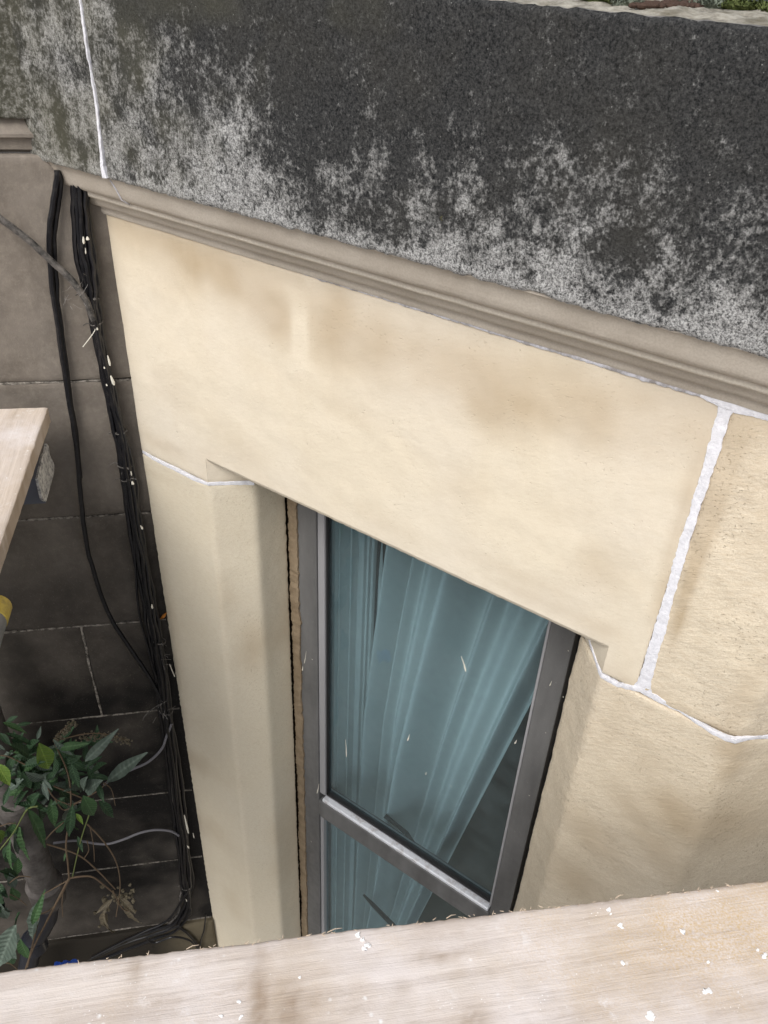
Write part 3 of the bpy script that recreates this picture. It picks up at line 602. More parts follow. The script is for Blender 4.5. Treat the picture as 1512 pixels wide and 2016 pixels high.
# ------------------------------------------------------------------ house wall on the left
hw = thing('house_wall', (PL(-1.6, 0, Z_B)), 'brown grey ashlar house wall darkened lower down by sooty dirt and painted shade, left of the bay', 'wall')
def soot_shade(x, y, z):  # sooty dirt plus painted shade, darker downwards and into the bay corner
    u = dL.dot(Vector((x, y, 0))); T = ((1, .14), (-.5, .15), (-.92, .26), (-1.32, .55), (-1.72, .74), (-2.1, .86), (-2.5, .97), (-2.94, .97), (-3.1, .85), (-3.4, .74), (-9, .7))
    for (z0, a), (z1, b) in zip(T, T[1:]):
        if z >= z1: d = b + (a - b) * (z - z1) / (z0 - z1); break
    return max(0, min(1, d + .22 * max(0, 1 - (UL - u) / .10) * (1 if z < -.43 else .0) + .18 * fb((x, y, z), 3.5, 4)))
AL = {'soot_shade': soot_shade}
zc = [-.418, -.928, -1.324, -1.714, -2.104, -2.530, -2.941, -3.378]
uj = [[-2.35], [-2.0], [-1.78, -2.6], [-1.324, -2.1], [-1.95], [-1.62, -2.4], [-1.9]]
lm = lambda u, v, off: PL(u, off, v)
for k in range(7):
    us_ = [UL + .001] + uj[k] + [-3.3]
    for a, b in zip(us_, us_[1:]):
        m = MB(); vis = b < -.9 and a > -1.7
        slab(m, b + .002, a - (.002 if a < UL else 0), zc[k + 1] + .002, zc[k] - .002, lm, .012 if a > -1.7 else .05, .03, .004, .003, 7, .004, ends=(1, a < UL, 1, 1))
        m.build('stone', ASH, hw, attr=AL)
m = MB(); m.quad(PL(-3.3, -.012, -3.38), PL(UL + .01, -.012, -3.38), PL(UL + .01, -.012, -.44), PL(-3.3, -.012, -.44)); m.build('wall_core', HOLE, hw, smooth=False)
for k in range(1, 8):
    m = MB(); ragged(m, [(PL(-3.3, -.0015, zc[k]), nL, .005), (PL(-1.8, -.0015, zc[k] - .003), nL, .005), (PL(-1.35, -.0015, zc[k]), nL, .005 if k < 6 else .008), (PL(UL - .005, -.0015, zc[k] - .002), nL, .004)], .001, .0016, 30 + k, step=.006)
    m.build('pointing', POINT, hw)
m = MB(); ragged(m, [(PL(-1.324, -.001, zc[3]), nL, .006), (PL(-1.327, -.001, -1.9), nL, .008), (PL(-1.323, -.001, zc[4]), nL, .006)], .0015, .002, 44); m.build('pointing', POINT, hw)
# plinth
t = NT('plinth_render', .9, .15); c = t.mix(t.ramp(t.noise(6, 5, .65), [(.35, 0), (.65, 1)]), (.085, .072, .048), (.125, .105, .07)); t.col(t.mix(t.ramp(t.attr('stain'), [(.2, 0), (.8, .9)]), c, (.022, .019, .016))); t.bump(t.noise(90, 5, .7), .4, .003); PLN = t.m
BASE = cream_mat('plinth_paint', (.15, .125, .08), (.12, .10, .065), 1.2, (.028, .024, .02))
m = MB(); slab(m, -3.3, UL + .001, Z_B, -3.381, lambda u, v, off: PL(u, off + .02, v), .03, .06, .01, .006, 5, .008); m.build('plinth', PLN, hw, attr={'stain': lambda x, y, z: max(.1, min(1.3, (UL - .05 - dL.dot(Vector((x, y, 0)))) * 4))}, label='tan painted base course at the foot of the wall')  # base colour gets darker along the wall away from the bay
# cornice of the house wall
hc = MB()
slab(hc, -3.3, -1.12, -.352, Z_T, lambda u, v, off: PL(u, off - .006, v), .012, .06, .004, .002, 9, .003)
hc.build('cornice_block', SOOT, hw, attr={'clean': lambda x, y, z: .55 + .15 * fb((x, y, z), 12), 'green': lambda x, y, z: .9}, label='olive brown cornice block, left edge of the photo')
pr = [(-.010, -.349), (-.008, -.356), (.0005, -.372), (.004, -.376), (.010, -.380), (.010, -.386), (.002, -.389), (-.0005, -.394), (-.001, -.411), (-.012, -.413), (-.016, -.4195)]
m = MB(); m.patch(lin(-3.3, -1.12, .02), list(range(len(pr)))[::-1], lambda u, j, i, jj: PL(u, pr[j][0] - .014 + .0008 * fb((u, j, 0), 20), pr[j][1]))
m.build('cornice_moulding', ASH, hw, attr={'soot_shade': lambda x, y, z: .22 + .12 * fb((x, y, z), 20)}, angle=50)
m = MB(); m.quad(PL(-3.3, .03, Z_T + .001), PL(-1.1, .03, Z_T + .001), PL(-1.1, -.4, Z_T + .02), PL(-3.3, -.4, Z_T + .02)); m.build('cornice_ledge', LEDGE, hw)
# a small orange dead leaf caught in the corner
m = MB(); a = hL(316, 1218, .012); b = hL(328, 1206, .02); m.tube([a, (a + b) / 2 + nL * .004, b], [.002, .0055, .001], 5)
tag(m.build('dead_leaf', ORL), 'small orange dead leaf caught between the cables and the painted edge', 'leaf')

# ------------------------------------------------------------------ moss on the ledge
def moss(c, rx, ry, h, n, mat, label):
    m = MB()
    for k in range(n):
        a = random.uniform(0, 2 * pi); r = sqrt(random.random()); x = c[0] + rx * r * cos(a); y = c[1] + ry * r * sin(a)
        hh = h * (1 - r * r * .8) * random.uniform(.6, 1.1); z = c[2] + hh * random.uniform(.3, 1)
        for q in range(2):
            t_ = random.uniform(0, 2 * pi); l = random.uniform(.003, .006); d = Vector((cos(t_), sin(t_), random.uniform(.2, 1.2))).normalized() * l; s_ = Vector((-sin(t_), cos(t_), 0)) * l * .28
            p = Vector((x, y, z)); m.quad(p - s_, p + s_, p + d + s_ * .3, p + d - s_ * .3)
    m.blob(c, rx * .9, ry * .9, h * .7, 2, .3)
    tag(m.build('moss', mat, smooth=False), label, 'moss', 'moss cushions on the cornice ledge')
for px, py, rx, ry, h, n, mt, lb in ((1185, 2, .035, .03, .012, 500, MOSS, 'dark green moss cushion on the ledge, left one by the dark soil'), (1232, 8, .020, .02, .008, 260, MOSSG, 'small grey green moss tuft, second from the left on the ledge'), (1410, 14, .026, .03, .013, 400, MOSSG, 'grey green moss cushion on the ledge in front of the slate'), (1455, 18, .030, .03, .014, 500, MOSS, 'bright green moss cushion between the grey tuft and the photo edge'), (1505, 22, .022, .03, .013, 350, MOSS, 'green moss cushion at the right edge of the photo'), (1340, 6, .02, .02, .004, 120, MOSSG, 'flat thin moss patch between the brown soil and the slate')):
    p = hZ(px, py, Z_T + .006); moss((p.x, p.y, Z_T + .006), rx, ry, h, n, mt, lb)
m = MB()
for k in range(240):
    p = hZ(random.uniform(1240, 1400), random.uniform(4, 13), Z_T + .007); r = random.uniform(.0015, .005); m.blob(p, r, r, r * .7, k, .4)
t = NT('soil_brown', .95, .1); t.col(t.mix(t.noise(90, 3), (.04, .026, .02), (.10, .065, .05)))
tag(m.build('soil_crumbs', t.m), 'brown soil crumbs lying on the cornice ledge between moss cushions', 'soil', kind='stuff')

# ------------------------------------------------------------------ cables
def path(pts, off, jit=0, seed=0, fn=None, n=10):
    P = []
    for k, q in enumerate(pts):
        o = q[2] if len(q) > 2 else off; p = hL(q[0], q[1], o); P.append(p)
    out = []
    for i in range(len(P) - 1):       # Catmull-Rom
        p0 = P[max(i - 1, 0)]; p1 = P[i]; p2 = P[i + 1]; p3 = P[min(i + 2, len(P) - 1)]
        for k in range(n):
            t = k / n; out.append(.5 * ((2 * p1) + (p2 - p0) * t + (2 * p0 - 5 * p1 + 4 * p2 - p3) * t * t + (3 * p1 - p0 - 3 * p2 + p3) * t ** 3))
    out.append(P[-1])
    if jit:
        out = [p + dL * jit * fb((i * .02, seed, 0), 3.0, 3) + nL * jit * .8 * abs(fb((i * .02, seed, 5), 3.0, 3)) for i, p in enumerate(out)]
    return out
bundle = thing('cable_bundle', hL(330, 1400, 0), 'thick bundle of black cables tied together and running down the corner beside the painted bay', 'cables')
main = [(152, 345), (156, 400), (163, 480), (174, 545), (181, 590), (190, 640), (203, 710), (222, 790), (240, 870), (250, 930), (262, 1010), (276, 1090), (290, 1170), (302, 1240), (312, 1300), (322, 1370), (330, 1430), (340, 1500), (352, 1600), (362, 1680), (368, 1740)]
tails = [[(366, 1790), (340, 1822), (290, 1842), (230, 1862), (170, 1890)], [(372, 1790), (350, 1828), (300, 1850), (240, 1872), (180, 1895)], [(368, 1790), (352, 1820), (372, 1838), (395, 1870)], [(364, 1780), (345, 1815), (300, 1832), (250, 1850)], [(372, 1775), (374, 1790), (374, 1800)], [(358, 1770), (330, 1812), (270, 1840), (180, 1885)], [(360, 1750), (357, 1760), (350, 1800), (310, 1838)]]
for k in range(7):
    du = (-11, -4, 4, 11, 0, 7, -7)[k]; of = (.014, .022, .026, .016, .034, .030, .012)[k]
    pts = [(x + du * (1.15 if y < 560 else .75 if y < 900 else 1.0) + (4 if y < 560 and k in (3, 5) else 0), y) for x, y in main]
    p = path(pts + tails[k], of, .006, k); m = MB(); m.tube(p, (.0064, .0060, .0055, .0066, .0045, .0050, .0046)[k], 8)
    m.build('cable', CABD if k in (6,) else CAB, bundle)
for k, (x, y, w_) in enumerate(((180, 583, .017), (191, 636, .014), (245, 916, .018), (251, 942, .016), (327, 1400, .02), (239, 850, .014), (314, 1262, .018), (368, 1745, .02))):
    c = hL(x, y, .022); m = MB(); ring = []
    for i in range(13):
        a = 2 * pi * i / 12; ring.append(c + dL * cos(a) * w_ + nL * sin(a) * (w_ * .8) + UZ * (.004 * cos(a) * (1 if k % 2 else -1)))
    m.tube(ring, .0016, 5, False); m.tube([ring[7], ring[7] - dL * .012 + UZ * .001, ring[7] - dL * .02 - UZ * .004], .0012, 4); m.blob(ring[2], .004, .004, .004, k, .2)
    m.build('cable_tie', CABD, bundle)
m = MB(); m.tube(path([(191, 638), (186, 652), (177, 665), (163, 683)], .035, n=4), .0011, 5); m.build('tie_wire', SPL, bundle, label='pale loose end of tie wire')
for a in ((164, 466, 165, 480, .003), (172, 466, 173, 473, .004), (175, 600, 180, 622, .004), (168, 488, 169, 500, .0014), (212, 700, 217, 720, .003), (218, 740, 225, 758, .004), (205, 722, 206, 726, .002), (209, 756, 211, 760, .002), (299, 1190, 300, 1198, .003), (277, 1035, 281, 1042, .003), (258, 928, 259, 936, .002), (260, 948, 262, 954, .004), (363, 1605, 371, 1640, .004), (380, 1640, 382, 1650, .002), (369, 1665, 372, 1670, .003), (366, 1770, 368, 1775, .002), (191, 645, 192, 650, .002)):
    o = .043 if a[1] < 1500 else .045; p0 = hL(a[0], a[1], o); p1 = hL(a[2], a[3], o); m = MB(); m.tube([p0, p0.lerp(p1, .4), p0.lerp(p1, .75), p1], [a[4] * .4, a[4] * .8, a[4], a[4] * .5], 6); m.build('paint_splash', SPL, bundle)
def cable(pts, off, r, mat, label, jit=0, seed=0, name='cable', group=None):
    m = MB(); m.tube(path(pts, off, jit, seed), r, 8); o = m.build(name, mat); tag(o, label, 'cable', group); return o
cable([(112, 335), (112, 360), (104, 400), (98, 450), (97, 500), (102, 560), (108, 600), (117, 660), (127, 730), (137, 800), (149, 870), (157, 950), (162, 1010), (170, 1070), (180, 1110), (202, 1180), (228, 1232), (262, 1285), (292, 1330), (318, 1375)], .022, .0062, CAB, 'black cable hanging left of the bundle and bending right to rejoin it', .002, 3)
cable([(118, 338), (119, 370), (113, 410), (107, 460), (107, 510), (112, 565), (116, 610), (124, 670), (132, 735), (141, 800), (151, 865), (158, 940)], .012, .0056, CAB, 'second black cable lying behind the outermost hanging one, upper part only', .002, 5)
cable([(-30, 408), (0, 430), (30, 452), (62, 478), (95, 508), (125, 535), (150, 562), (168, 590), (185, 630)], .040, .0075, CABD, 'dusty grey cable running diagonally down from the left edge into the bundle', .002, 8)
cable([(262, 1010, .015), (264, 1060), (267, 1120), (270, 1170), (275, 1210), (283, 1245), (292, 1275), (300, 1310), (312, 1345)], .022, .0036, CAB, 'thin black cable parting from the bundle left side halfway down', .001, 9)
cable([(338, 1425), (328, 1450), (318, 1475), (292, 1500), (262, 1514), (225, 1530), (205, 1545)], .035, .0042, CABG, 'dark grey cable curving left from the bundle behind the leaves', 0, 2)
cable([(352, 1645), (335, 1636), (305, 1634), (275, 1640), (245, 1652), (215, 1661), (190, 1661), (150, 1655), (105, 1660)], .03, .0042, CABG, 'pale grey cable waving left from the bundle below the shrub', 0, 1)
cable([(405, 1800, .02), (402, 1830), (396, 1850), (392, 1880)], .03, .003, CAB, 'short thin black cable hanging alone by the foot of the painted corner', 0, 4)
cable([(354, 1822), (320, 1836), (290, 1846), (305, 1856), (340, 1845), (370, 1850), (385, 1862), (402, 1885)], .05, .004, CAB, 'black cable looping forward at the bottom of the bundle', 0, 6)
cable([(318, 1385), (300, 1396), (285, 1410), (281, 1418)], .03, .0016, CABD, 'thin wire end sticking out left of the bundle tie', 0, 6)
cable([(334, 1308), (338, 1318), (344, 1332)], .02, .0014, SPL, 'short pale wire sticking out right of the bundle', 0, 6)
for k in range(9):      # fine dusty threads
    pass
m = MB()
for k in range(34):
    c = random.choice([(150, 575), (165, 560), (140, 590), (170, 600), (245, 930), (325, 1290), (320, 1390)]); p = hL(c[0] + random.uniform(-14, 14), c[1] + random.uniform(-22, 22), random.uniform(.02, .05))
    d = Vector((random.uniform(-1, 1), random.uniform(-1, 1), random.uniform(-1, 1))).normalized() * random.uniform(.015, .04); m.tube([p, p + d * .5 + UZ * random.uniform(-.004, .004), p + d], .00035, 3)
t = NT('cobweb', .9, .1); t.col((.32, .30, .28)); tag(m.build('cobweb', t.m), 'dusty cobweb threads around the cable ties', 'cobweb', kind='stuff')

# ------------------------------------------------------------------ downpipe
dp = thing('downpipe', hL(35, 1590, .13), 'grey brown cast iron downpipe with collars, bottom left behind the shrub', 'pipe')
ax = hL(33, 1590, .13); ax.z = 0
def ringz(z): return Vector((ax.x, ax.y, z))
ztop, zc1, zc2 = -1.62, hL(33, 1585, .13).z, hL(103, 1762, .13).z
m = MB(); zz = lin(ztop, zc2, .05); m.tube([ringz(z) for z in zz], .049, 20); m.build('pipe', IRON, dp)
m = MB(); m.tube([ringz(zc1 + .055), ringz(zc1 + .05), ringz(zc1 + .035), ringz(zc1 + .03), ringz(zc1 - .03), ringz(zc1 - .04), ringz(zc1 - .065)], [.050, .064, .067, .061, .060, .057, .050], 20); m.build('collar', IRON, dp)
m = MB(); m.tube([ringz(zc2 + .09), ringz(zc2 + .08), ringz(zc2 + .06), ringz(zc2 - .02), ringz(zc2 - .05)], [.050, .062, .060, .058, .04], 20); m.build('collar', IRON, dp)
m = MB(); q0 = ringz(zc2 - .02); q3 = hL(66, 1850, .13); q4 = hL(50, 1930, .13)
m.tube([q0, q0.lerp(q3, .3) + Vector((0, 0, -.05)), q0.lerp(q3, .7) - Vector((0, 0, .03)), q3, q4, q4 + (q4 - q3) * 2], .036, 16); m.build('pipe', BPIPE, dp, label='black lower length of the pipe')
m = MB(); m.tube([q3 + Vector((0, 0, .01)), q3 - Vector((0, 0, .05))], .044, 16); m.build('collar', BPIPE, dp)

# ------------------------------------------------------------------ shrub
def leaf_mesh(name, wd, curl, mat, wav=0):
    m = MB(); N = 9
    def f(u, v, i, j):
        w_ = wd * (sin(pi * min(1, v * .96 + .02)) ** 1.05) * (1.15 - .5 * v) + .004
        return (u * w_, v, -curl * v * v + abs(u) * w_ * .35 + wav * .012 * sin(v * 22 + u * 2) * abs(u))
    m.patch([-1, -.5, 0, .5, 1], [k / N for k in range(N + 1)], f)
    me = bpy.data.meshes.new(name); me.from_pydata(m.v, [], m.f); me.polygons.foreach_set('use_smooth', [True] * len(m.f)); me.materials.append(mat); return me
LM = {}
def leaf(px0, py0, px1, py1, w_, kind, off=.25, rise=.0, parent=None):
    a = hL(px0, py0, off); b = hL(px1, py1, off + rise); L_ = (b - a).length
    wr = max(.1, min(.3, round(.40 * w_ / max(8, math.hypot(px1 - px0, py1 - py0)) / .05) * .05)); cu = random.choice((.05, .15, .25))
    key = (kind, wr, cu)
    if key not in LM: LM[key] = leaf_mesh('leaf', wr, cu, LEAF[kind], 1)
    y = (b - a).normalized(); vn = (CAM - a).normalized() + UZ * .5 + Vector((random.uniform(-.6, .6), random.uniform(-.6, .6), random.uniform(-.3, .5)))
    z = (vn - y * vn.dot(y)).normalized(); x = y.cross(z)
    o = bpy.data.objects.new('leaf', LM[key]); COL.objects.link(o)
    o.parent = parent; o.matrix_world = Matrix(((x.x * L_, y.x * L_, z.x * L_, a.x), (x.y * L_, y.y * L_, z.y * L_, a.y), (x.z * L_, y.z * L_, z.z * L_, a.z), (0, 0, 0, 1)))
    o.matrix_parent_inverse = Matrix.Translation(parent['_base']).inverted() if '_base' in parent else Matrix()
    o.matrix_basis = Matrix(((x.x * L_, y.x * L_, z.x * L_, a.x), (x.y * L_, y.y * L_, z.y * L_, a.y), (x.z * L_, y.z * L_, z.z * L_, a.z), (0, 0, 0, 1)))
    return o
sh = thing('shrub', hL(100, 1850, .1), 'straggly green shrub with long leaves and bare twigs growing by the downpipe', 'shrub')
Zf = lambda x, y: (x / 3.15, 1300 + y / 3.15)
leaves = [(240, 515, 322, 692, 95, 2), (15, 385, 150, 440, 55, 3), (30, 450, 220, 525, 45, 0), (70, 490, 170, 560, 50, 0), (230, 490, 250, 425, 25, 1), (330, 490, 440, 600, 50, 1), (350, 545, 520, 520, 40, 3), (380, 560, 470, 600, 35, 0),
 (528, 625, 662, 498, 62, 1), (515, 650, 625, 700, 45, 1), (440, 635, 485, 780, 66, 0), (540, 660, 600, 790, 62, 0), (525, 800, 428, 780, 40, 1), (530, 810, 592, 760, 40, 1), (515, 800, 510, 745, 22, 1), (600, 750, 640, 870, 60, 0),
 (515, 840, 588, 972, 95, 3), (610, 870, 712, 970, 52, 0), (275, 740, 172, 705, 40, 1), (275, 745, 392, 662, 45, 1), (270, 745, 228, 822, 45, 1), (265, 750, 292, 862, 42, 1), (270, 740, 320, 800, 36, 1), (315, 860, 340, 1035, 82, 3), (450, 890, 425, 1100, 66, 0),
 (470, 950, 512, 1010, 36, 2), (662, 755, 872, 595, 42, 1), (170, 920, 305, 1148, 55, 3), (122, 1035, 165, 1235, 60, 3), (65, 1115, 45, 1305, 62, 3), (270, 1470, 125, 1765, 95, 1), (95, 1640, -10, 1890, 130, 1), (150, 655, 255, 628, 50, 0), (-20, 640, 60, 765, 95, 2),
 (-10, 1055, 35, 1135, 50, 2), (-30, 1370, 40, 1465, 60, 0), (645, 1555, 640, 1740, 50, 4), (700, 1480, 610, 1560, 50, 4), (740, 1470, 830, 1560, 45, 4), (450, 700, 380, 560, 55, 0), (560, 700, 640, 640, 45, 0), (200, 1640, 250, 1500, 40, 3), (20, 1740, 90, 1860, 70, 1), (340, 590, 350, 700, 45, 0), (180, 600, 130, 520, 40, 0),
 (420, 1180, 390, 1240, 30, 3), (480, 1090, 510, 1180, 40, 0), (80, 560, 20, 620, 50, 0), (450, 960, 440, 1070, 40, 3), (770, 1510, 850, 1660, 30, 4), (620, 1580, 690, 1640, 45, 4), (-20, 1500, 30, 1400, 50, 0), (110, 1340, 30, 1300, 40, 0), (10, 900, 90, 960, 40, 0), (0, 450, 60, 520, 50, 0)]
for x0, y0, x1, y1, w_, k in leaves:
    a = Zf(x0, y0); b = Zf(x1, y1); b = (a[0] + (b[0] - a[0]) * 1.12, a[1] + (b[1] - a[1]) * 1.12); leaf(*a, *b, w_ / 3.15 * 1.02, k, random.uniform(.22, .36), random.uniform(-.02, .05), sh)
for k in range(120):
    x = random.gauss(300, 150) if k % 3 else random.uniform(-20, 260); y = random.gauss(680, 120); a_ = random.uniform(-.3, pi + .3) if k % 2 else random.uniform(0, 2 * pi); l = random.uniform(95, 190)
    if x < -10 or x > 640: continue
    leaf(*Zf(x, y), *Zf(x + l * cos(a_), y + l * sin(a_) * .8), l / 3.15 * .32, random.choice((0, 0, 0, 1, 3, 0)), random.uniform(.16, .27), random.uniform(-.04, .02), sh)
for k in range(22):
    x = random.uniform(-20, 140); y = random.uniform(1000, 1800); a_ = random.uniform(0, 2 * pi); l = random.uniform(80, 150)
    leaf(*Zf(x, y), *Zf(x + l * cos(a_) * .5, y + l), l / 3.15 * .4, random.choice((0, 1, 3)), random.uniform(.18, .28), 0, sh)
stems = [([(290, 1140), (480, 1205), (600, 1300), (715, 1420)], 5, 0), ([(552, 960), (500, 1120), (450, 1340)], 4, 1), ([(540, 1015), (640, 1120), (720, 1250), (745, 1400), (720, 1590)], 4.5, 0), ([(430, 1350), (560, 1340), (640, 1390), (700, 1440)], 6, 0),
 ([(430, 1350), (380, 1460), (320, 1540), (250, 1575)], 5, 0), ([(235, 905), (165, 930), (90, 1060), (0, 1175)], 5, 1), ([(335, 780), (430, 820), (520, 860)], 5, 0), ([(330, 505), (420, 480), (540, 455), (660, 460), (800, 500)], 3.5, 0), ([(330, 500), (390, 430), (455, 380)], 3, 0),
 ([(430, 1360), (340, 1410), (270, 1450)], 4, 0), ([(395, 1400), (385, 1500), (390, 1590)], 3.5, 0), ([(285, 1110), (330, 1060), (395, 1005)], 4, 0), ([(430, 1360), (420, 1250), (410, 1130), (440, 900), (420, 700), (340, 520)], 6, 0), ([(440, 900), (520, 860), (620, 800), (665, 750)], 4, 0), ([(340, 860), (400, 930), (500, 870)], 3, 0),
 ([(640, 760), (690, 800), (715, 900)], 3, 0), ([(275, 750), (300, 800), (345, 860), (440, 900)], 4, 0), ([(60, 1450), (110, 1475), (165, 1520)], 3, 0), ([(60, 1380), (120, 1340), (190, 1345)], 4, 0), ([(540, 1120), (550, 1180), (520, 1230)], 3, 0), ([(560, 1040), (580, 1150), (585, 1250)], 3, 0), ([(700, 1430), (760, 1540), (840, 1560)], 4, 0), ([(170, 1900), (240, 1600), (270, 1450)], 6, 0), ([(0, 1880), (60, 1880), (120, 1930)], 4, 0), ([(430, 1350), (300, 1600), (200, 1800), (130, 2000)], 8, 0), ([(180, 660), (60, 600), (0, 590)], 4, 0), ([(0, 1030), (60, 1010), (100, 1015)], 3, 0)]
for pts, r, g in stems:
    P = path([(*Zf(x, y),) for x, y in pts], .27, n=6); m = MB(); rr = r * .00055; m.tube(P, [rr * (1 - .35 * i / len(P)) for i in range(len(P))], 6); m.build('twig', STEMG if g else STEM, sh)
for pts in ([(500, 480), (600, 465), (700, 475), (800, 500)], [(350, 480), (400, 430), (455, 382)]):
    m = MB(); P = path([(*Zf(x, y),) for x, y in pts], .27, n=14)
    for i, p in enumerate(P):
        for q in range(4): m.blob(p + Vector((random.gauss(0, .005), random.gauss(0, .005), random.gauss(-.004, .006))), random.uniform(.0014, .0034), seed=i + q)
    m.build('flower_spike', LEAF[4], sh, label='brown withered flower spike')
m = MB(); p = hL(215, 1772, .1)
for k in range(40): m.blob(p + dL * random.uniform(-.06, .09) + nL * random.uniform(-.03, .04) + UZ * random.gauss(0, .035), random.uniform(.004, .010), seed=k, rough=.8)
m.build('withered_foliage', LEAF[4], sh, label='clump of withered brown foliage')

# ------------------------------------------------------------------ scaffold
ZD = -.95
def dust(x, y, z):
    p = Vector((x, y, z)); q = dustp; d = ((p - q).dot(dL) / .16) ** 2 + ((p - q).dot(nL) / .06) ** 2; return max(0, min(1, 1.2 * math.exp(-d) + .35 * fb((x, y, 0), 12)))
dustp = hZ(1420, 1830, ZD)
DR = [(hZ(px, py, ZD), rx, rz, k) for px, py, rx, rz, k in ((512, 1885, .010, .016, .5), (512, 1990, .012, .05, .85), (570, 1995, .016, .03, .8), (600, 1975, .02, .008, .55), (265, 1915, .008, .022, .5), (870, 1885, .03, .005, .6), (930, 2010, .02, .012, .6), (795, 1945, .01, .01, .3), (830, 1860, .02, .02, .25))]
def drip(x, y, z):
    if z < ZD - .0025: return .65 + .3 * fb((x, y, z), 30, 3)
    s = 0; p = Vector((x, y, z))
    for q, rx, rz, k in DR:
        d = ((p - q).dot(dL) / rx) ** 2 + ((p - q).dot(nL) / rz) ** 2
        if d < 6: s = max(s, k * math.exp(-d))
    return min(1, s * (1 + .6 * fb((x, y, 0), 80, 3)))
AB = {'dust': dust, 'drip': drip}
def plank(name, O, U, V, ln, wd, mat, label, jag=.0025, step=.012, fine=True):
    N = U.cross(V).normalized(); bd = thing(name, O + U * ln / 2 + V * wd / 2 - N * .038, label, 'scaffold board', 'scaffold boards')
    m = MB(); us = lin(0, ln, step); vs = [0, 0, .002, .006] + lin(.012, wd - .012, step)[0:] + [wd - .006, wd - .002, wd, wd]
    def f(u, v, i, j):
        n_ = len(vs); off = .0009 * fb((u, v, O.x), 14) ; dz = 0
        if fine: off += .0006 * fb((u * .25, v * 3, 1), 60, 3)
        if j in (0, n_ - 1): off = -.038
        elif j in (1, n_ - 2): off -= .003
        elif j in (2, n_ - 3): off -= .0012
        if j < 3: v += jag * fb((u, 0, O.x), 8) * (.5 if j == 2 else 1) + jag * .8 * fb((u, 3, 0), 90, 3)
        return O + U * u + V * v + N * off
    m.patch(us, vs, f)
    m.quad(O - N * .038, O - N * .002, O + V * wd - N * .002, O + V * wd - N * .038); m.quad(O + U * ln - N * .038, O + U * ln + V * wd - N * .038, O + U * ln + V * wd - N * .002, O + U * ln - N * .002)
    m.quad(O - N * .0381, O + V * wd - N * .0381, O + V * wd + U * ln - N * .0381, O + U * ln - N * .0381)
    b = m.build('board', mat, bd, attr=AB)
    return bd
# near board, inner edge runs almost parallel to the house front
e0 = hZ(0, 1912, ZD); e1 = hZ(1512, 1733, ZD); Ud = (e1 - e0).normalized(); Vd = UZ.cross(Ud)      # Vd points to the building
O0 = e0 - Ud * 1.4 - Vd * .225
# in plank() the ragged edge is at v = 0, so run the near board the other way round
near = plank('scaffold_board', e0 + Ud * 2.3, -Ud, -Vd, 3.7, .225, BOARD, 'pale rough scaffold board across the bottom of the photo, splashed with white plaster', .0013, .006)
for k in range(1, 4): plank('scaffold_board', e0 + Ud * 2.3 - Vd * (.232 * k), -Ud, -Vd, 3.7, .225, BOARD, 'scaffold board of the near deck, number %s out from the building, behind the camera' % ('two', 'three', 'four')[k - 1], .002, .05, False)
# plaster lumps, splinters on the near board
for px, py, r in ((1344, 1835, .0045), (1347, 1833, .003), (1394, 1950, .0065), (1388, 1952, .004), (1400, 1953, .003), (1279, 2001, .0055), (1285, 2004, .004), (1198, 1792, .004), (1202, 1800, .003), (1220, 1822, .0045), (1224, 1826, .003), (1503, 1884, .006), (1506, 1880, .004), (1225, 1895, .0035), (1394, 1894, .003), (1492, 1871, .003), (713, 1850, .005), (722, 1860, .006), (718, 1868, .004), (705, 1842, .004), (728, 1863, .003), (590, 1925, .003), (470, 1972, .003), (474, 2004, .0035), (436, 2000, .003), (1412, 1754, .0025)):
    p = hZ(px, py, ZD); m = MB(); m.blob(p + UZ * r * .1, r * random.uniform(.35, .8), r * random.uniform(.35, .8), r * .2, int(px), 1.3); m.build('plaster_lump', PLAST, near)
m = MB()
for k in range(80):
    t_ = random.random(); p = e0.lerp(e1, t_) + Vd * random.uniform(-.004, .001) + UZ * -.001
    d = (Ud * random.uniform(-1, 1) + Vd * random.uniform(.0, .35) + UZ * random.uniform(-.1, .25)).normalized() * random.uniform(.002, .006)
    m.tube([p, p + d * .6, p + d], [.0006, .0004, .0002], 4)
for t_, l in ((.22, .014), (.395, .018), (.55, .012), (.78, .012)):
    p = e0.lerp(e1, t_); m.tube([p, p + Ud * l * .5 + Vd * .002 + UZ * .002, p + Ud * l + Vd * .003], [.0005, .0005, .0002], 5)
m.build('splinters', SPLN, near)
# crosswise boards on the left, ends near the wall
A0 = hZ(93, 802, ZD)
UB = (hZ(0, 1070, ZD) - A0).normalized(); VB = UZ.cross(UB)     # UB away from the wall
if VB.dot(dL) > 0: VB = -VB
def cross(k, lab):
    O = A0 + VB * (.231 * k) + (UB * (.02 * k))
    N = UB.cross(VB)
    if N.z > 0: return plank('scaffold_board', O, UB, VB, 1.22, .225, BOARD2, lab, .0012, .012)
    return plank('scaffold_board', O + UB * 1.22, -UB, VB, 1.22, .225, BOARD2, lab, .0012, .012)
cb = cross(0, 'pale scaffold board end reaching in from the left edge, towards the house wall')
cross(1, 'added shading board beside the crosswise one, mostly left of the photo'); cross(2, 'added shading board third from the bay, outside the photo on the left')  # extra boards added to shade the lower house wall
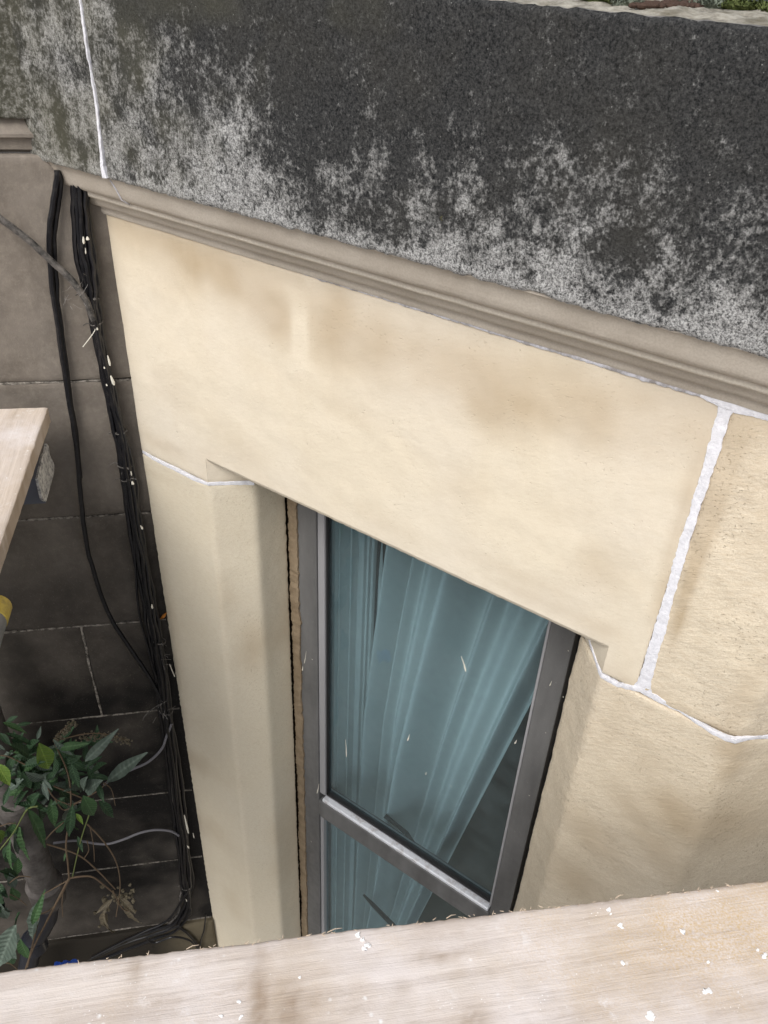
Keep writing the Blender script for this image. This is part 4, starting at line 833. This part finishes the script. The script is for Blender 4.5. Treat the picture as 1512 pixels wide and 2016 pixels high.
# bracket under the crosswise board
uB = -1.285
def hB(px, py): return hit(px, py, dL, uB)
Zq = lambda x, y: (x / 3.6, 760 + y / 3.6)
br = thing('scaffold_bracket', hB(*Zq(325, 820)), 'splashed grey metal bracket sticking out under the left scaffold board', 'bracket')
poly = [hB(*Zq(x, y)) for x, y in ((333, 408), (346, 425), (352, 480), (386, 555), (384, 620), (328, 822), (300, 800), (268, 655), (300, 500), (322, 468))]
m = MB(); n_ = len(poly); th = .006
m.v = [tuple(p) for p in poly] + [tuple(p - dL * th) for p in poly]; m.f = [tuple(range(n_)), tuple(range(2 * n_ - 1, n_ - 1, -1))] + [(i, i + n_, (i + 1) % n_ + n_, (i + 1) % n_) for i in range(n_)]
m.build('end_plate', WMET, br, smooth=False, bevel=.001)
a, b, c, d = hB(*Zq(325, 820)), hB(*Zq(268, 655)), hB(*Zq(300, 500)), hB(*Zq(300, 800))
m = MB(); m.quad(b - dL * .001, a - dL * .001, a - dL * .22, b - dL * .22); m.quad(c - dL * .001, b - dL * .001, b - dL * .22, c - dL * .22); m.quad(b - dL * .001 - UZ * .004, b - dL * .22 - UZ * .004, a - dL * .22 - UZ * .004, a - dL * .001 - UZ * .004)
m.quad(a - dL * .001, a - dL * .001 - UZ * .004, a - dL * .22 - UZ * .004, a - dL * .22)
m.build('channel', BMET, br, smooth=False)
# tube with yellow end
tt = hZ(-6, 1192, -1.015); uT = dL.dot(tt); oT = nL.dot(tt) - CL
tb = thing('scaffold_tube', PL(uT, oT, -1.015), 'grey scaffold tube with a yellow banded end, left edge of the photo', 'scaffold tube')
m = MB(); rr = [(oT + 1.5, .0242), (oT + .03, .0242)]
m.tube([PL(uT, o, -1.015 - .0 * i) for i, (o, r_) in enumerate(rr)], .0242, 24, False); m.tube([PL(uT, oT + .03, -1.015), PL(uT, oT + .6, -1.015)], .0205, 24, False); m.build('tube', GALV, tb)
m = MB(); m.tube([PL(uT, oT + .04, -1.015), PL(uT, oT + .04, -1.015), PL(uT, oT + .002, -1.015), PL(uT, oT - .001, -1.015), PL(uT, oT - .001, -1.015), PL(uT, oT + .03, -1.015)], [.0243, .0256, .0256, .0245, .020, .019], 24, False); m.build('end_band', YEL, tb)
# ledger tube that carries the near deck
m = MB(); m.tube([e0 - Ud * 1.4 - Vd * .30 - UZ * .066, e0 + Ud * 2.3 - Vd * .30 - UZ * .066], .0242, 16); tag(m.build('scaffold_tube', GALV), 'scaffold tube running under the near deck of boards', 'scaffold tube')
# blue scrap below
m = MB(); p = hL(124, 1912, .5)
for i in range(3): m.patch(lin(-1, 1, .25), lin(-1, 1, .25), lambda u, v, a, b, i=i: p + dL * (u * .028 + .006 * i) + nL * v * .03 + UZ * (.012 * (1 - u * u) * (1 - v * v) + .008 * sin(7 * u + 5 * v + i)))
tag(m.build('plastic_scrap', BLUE), 'scrap of bright blue plastic just over the edge of the near board', 'plastic scrap')
bay['kind'] = 'thing'; hw['kind'] = 'thing'
for o in bpy.data.objects:
    if '_base' in o: del o['_base']
for o in bpy.data.objects:
    if o.name.startswith('splinters'): o['kind'] = 'stuff'
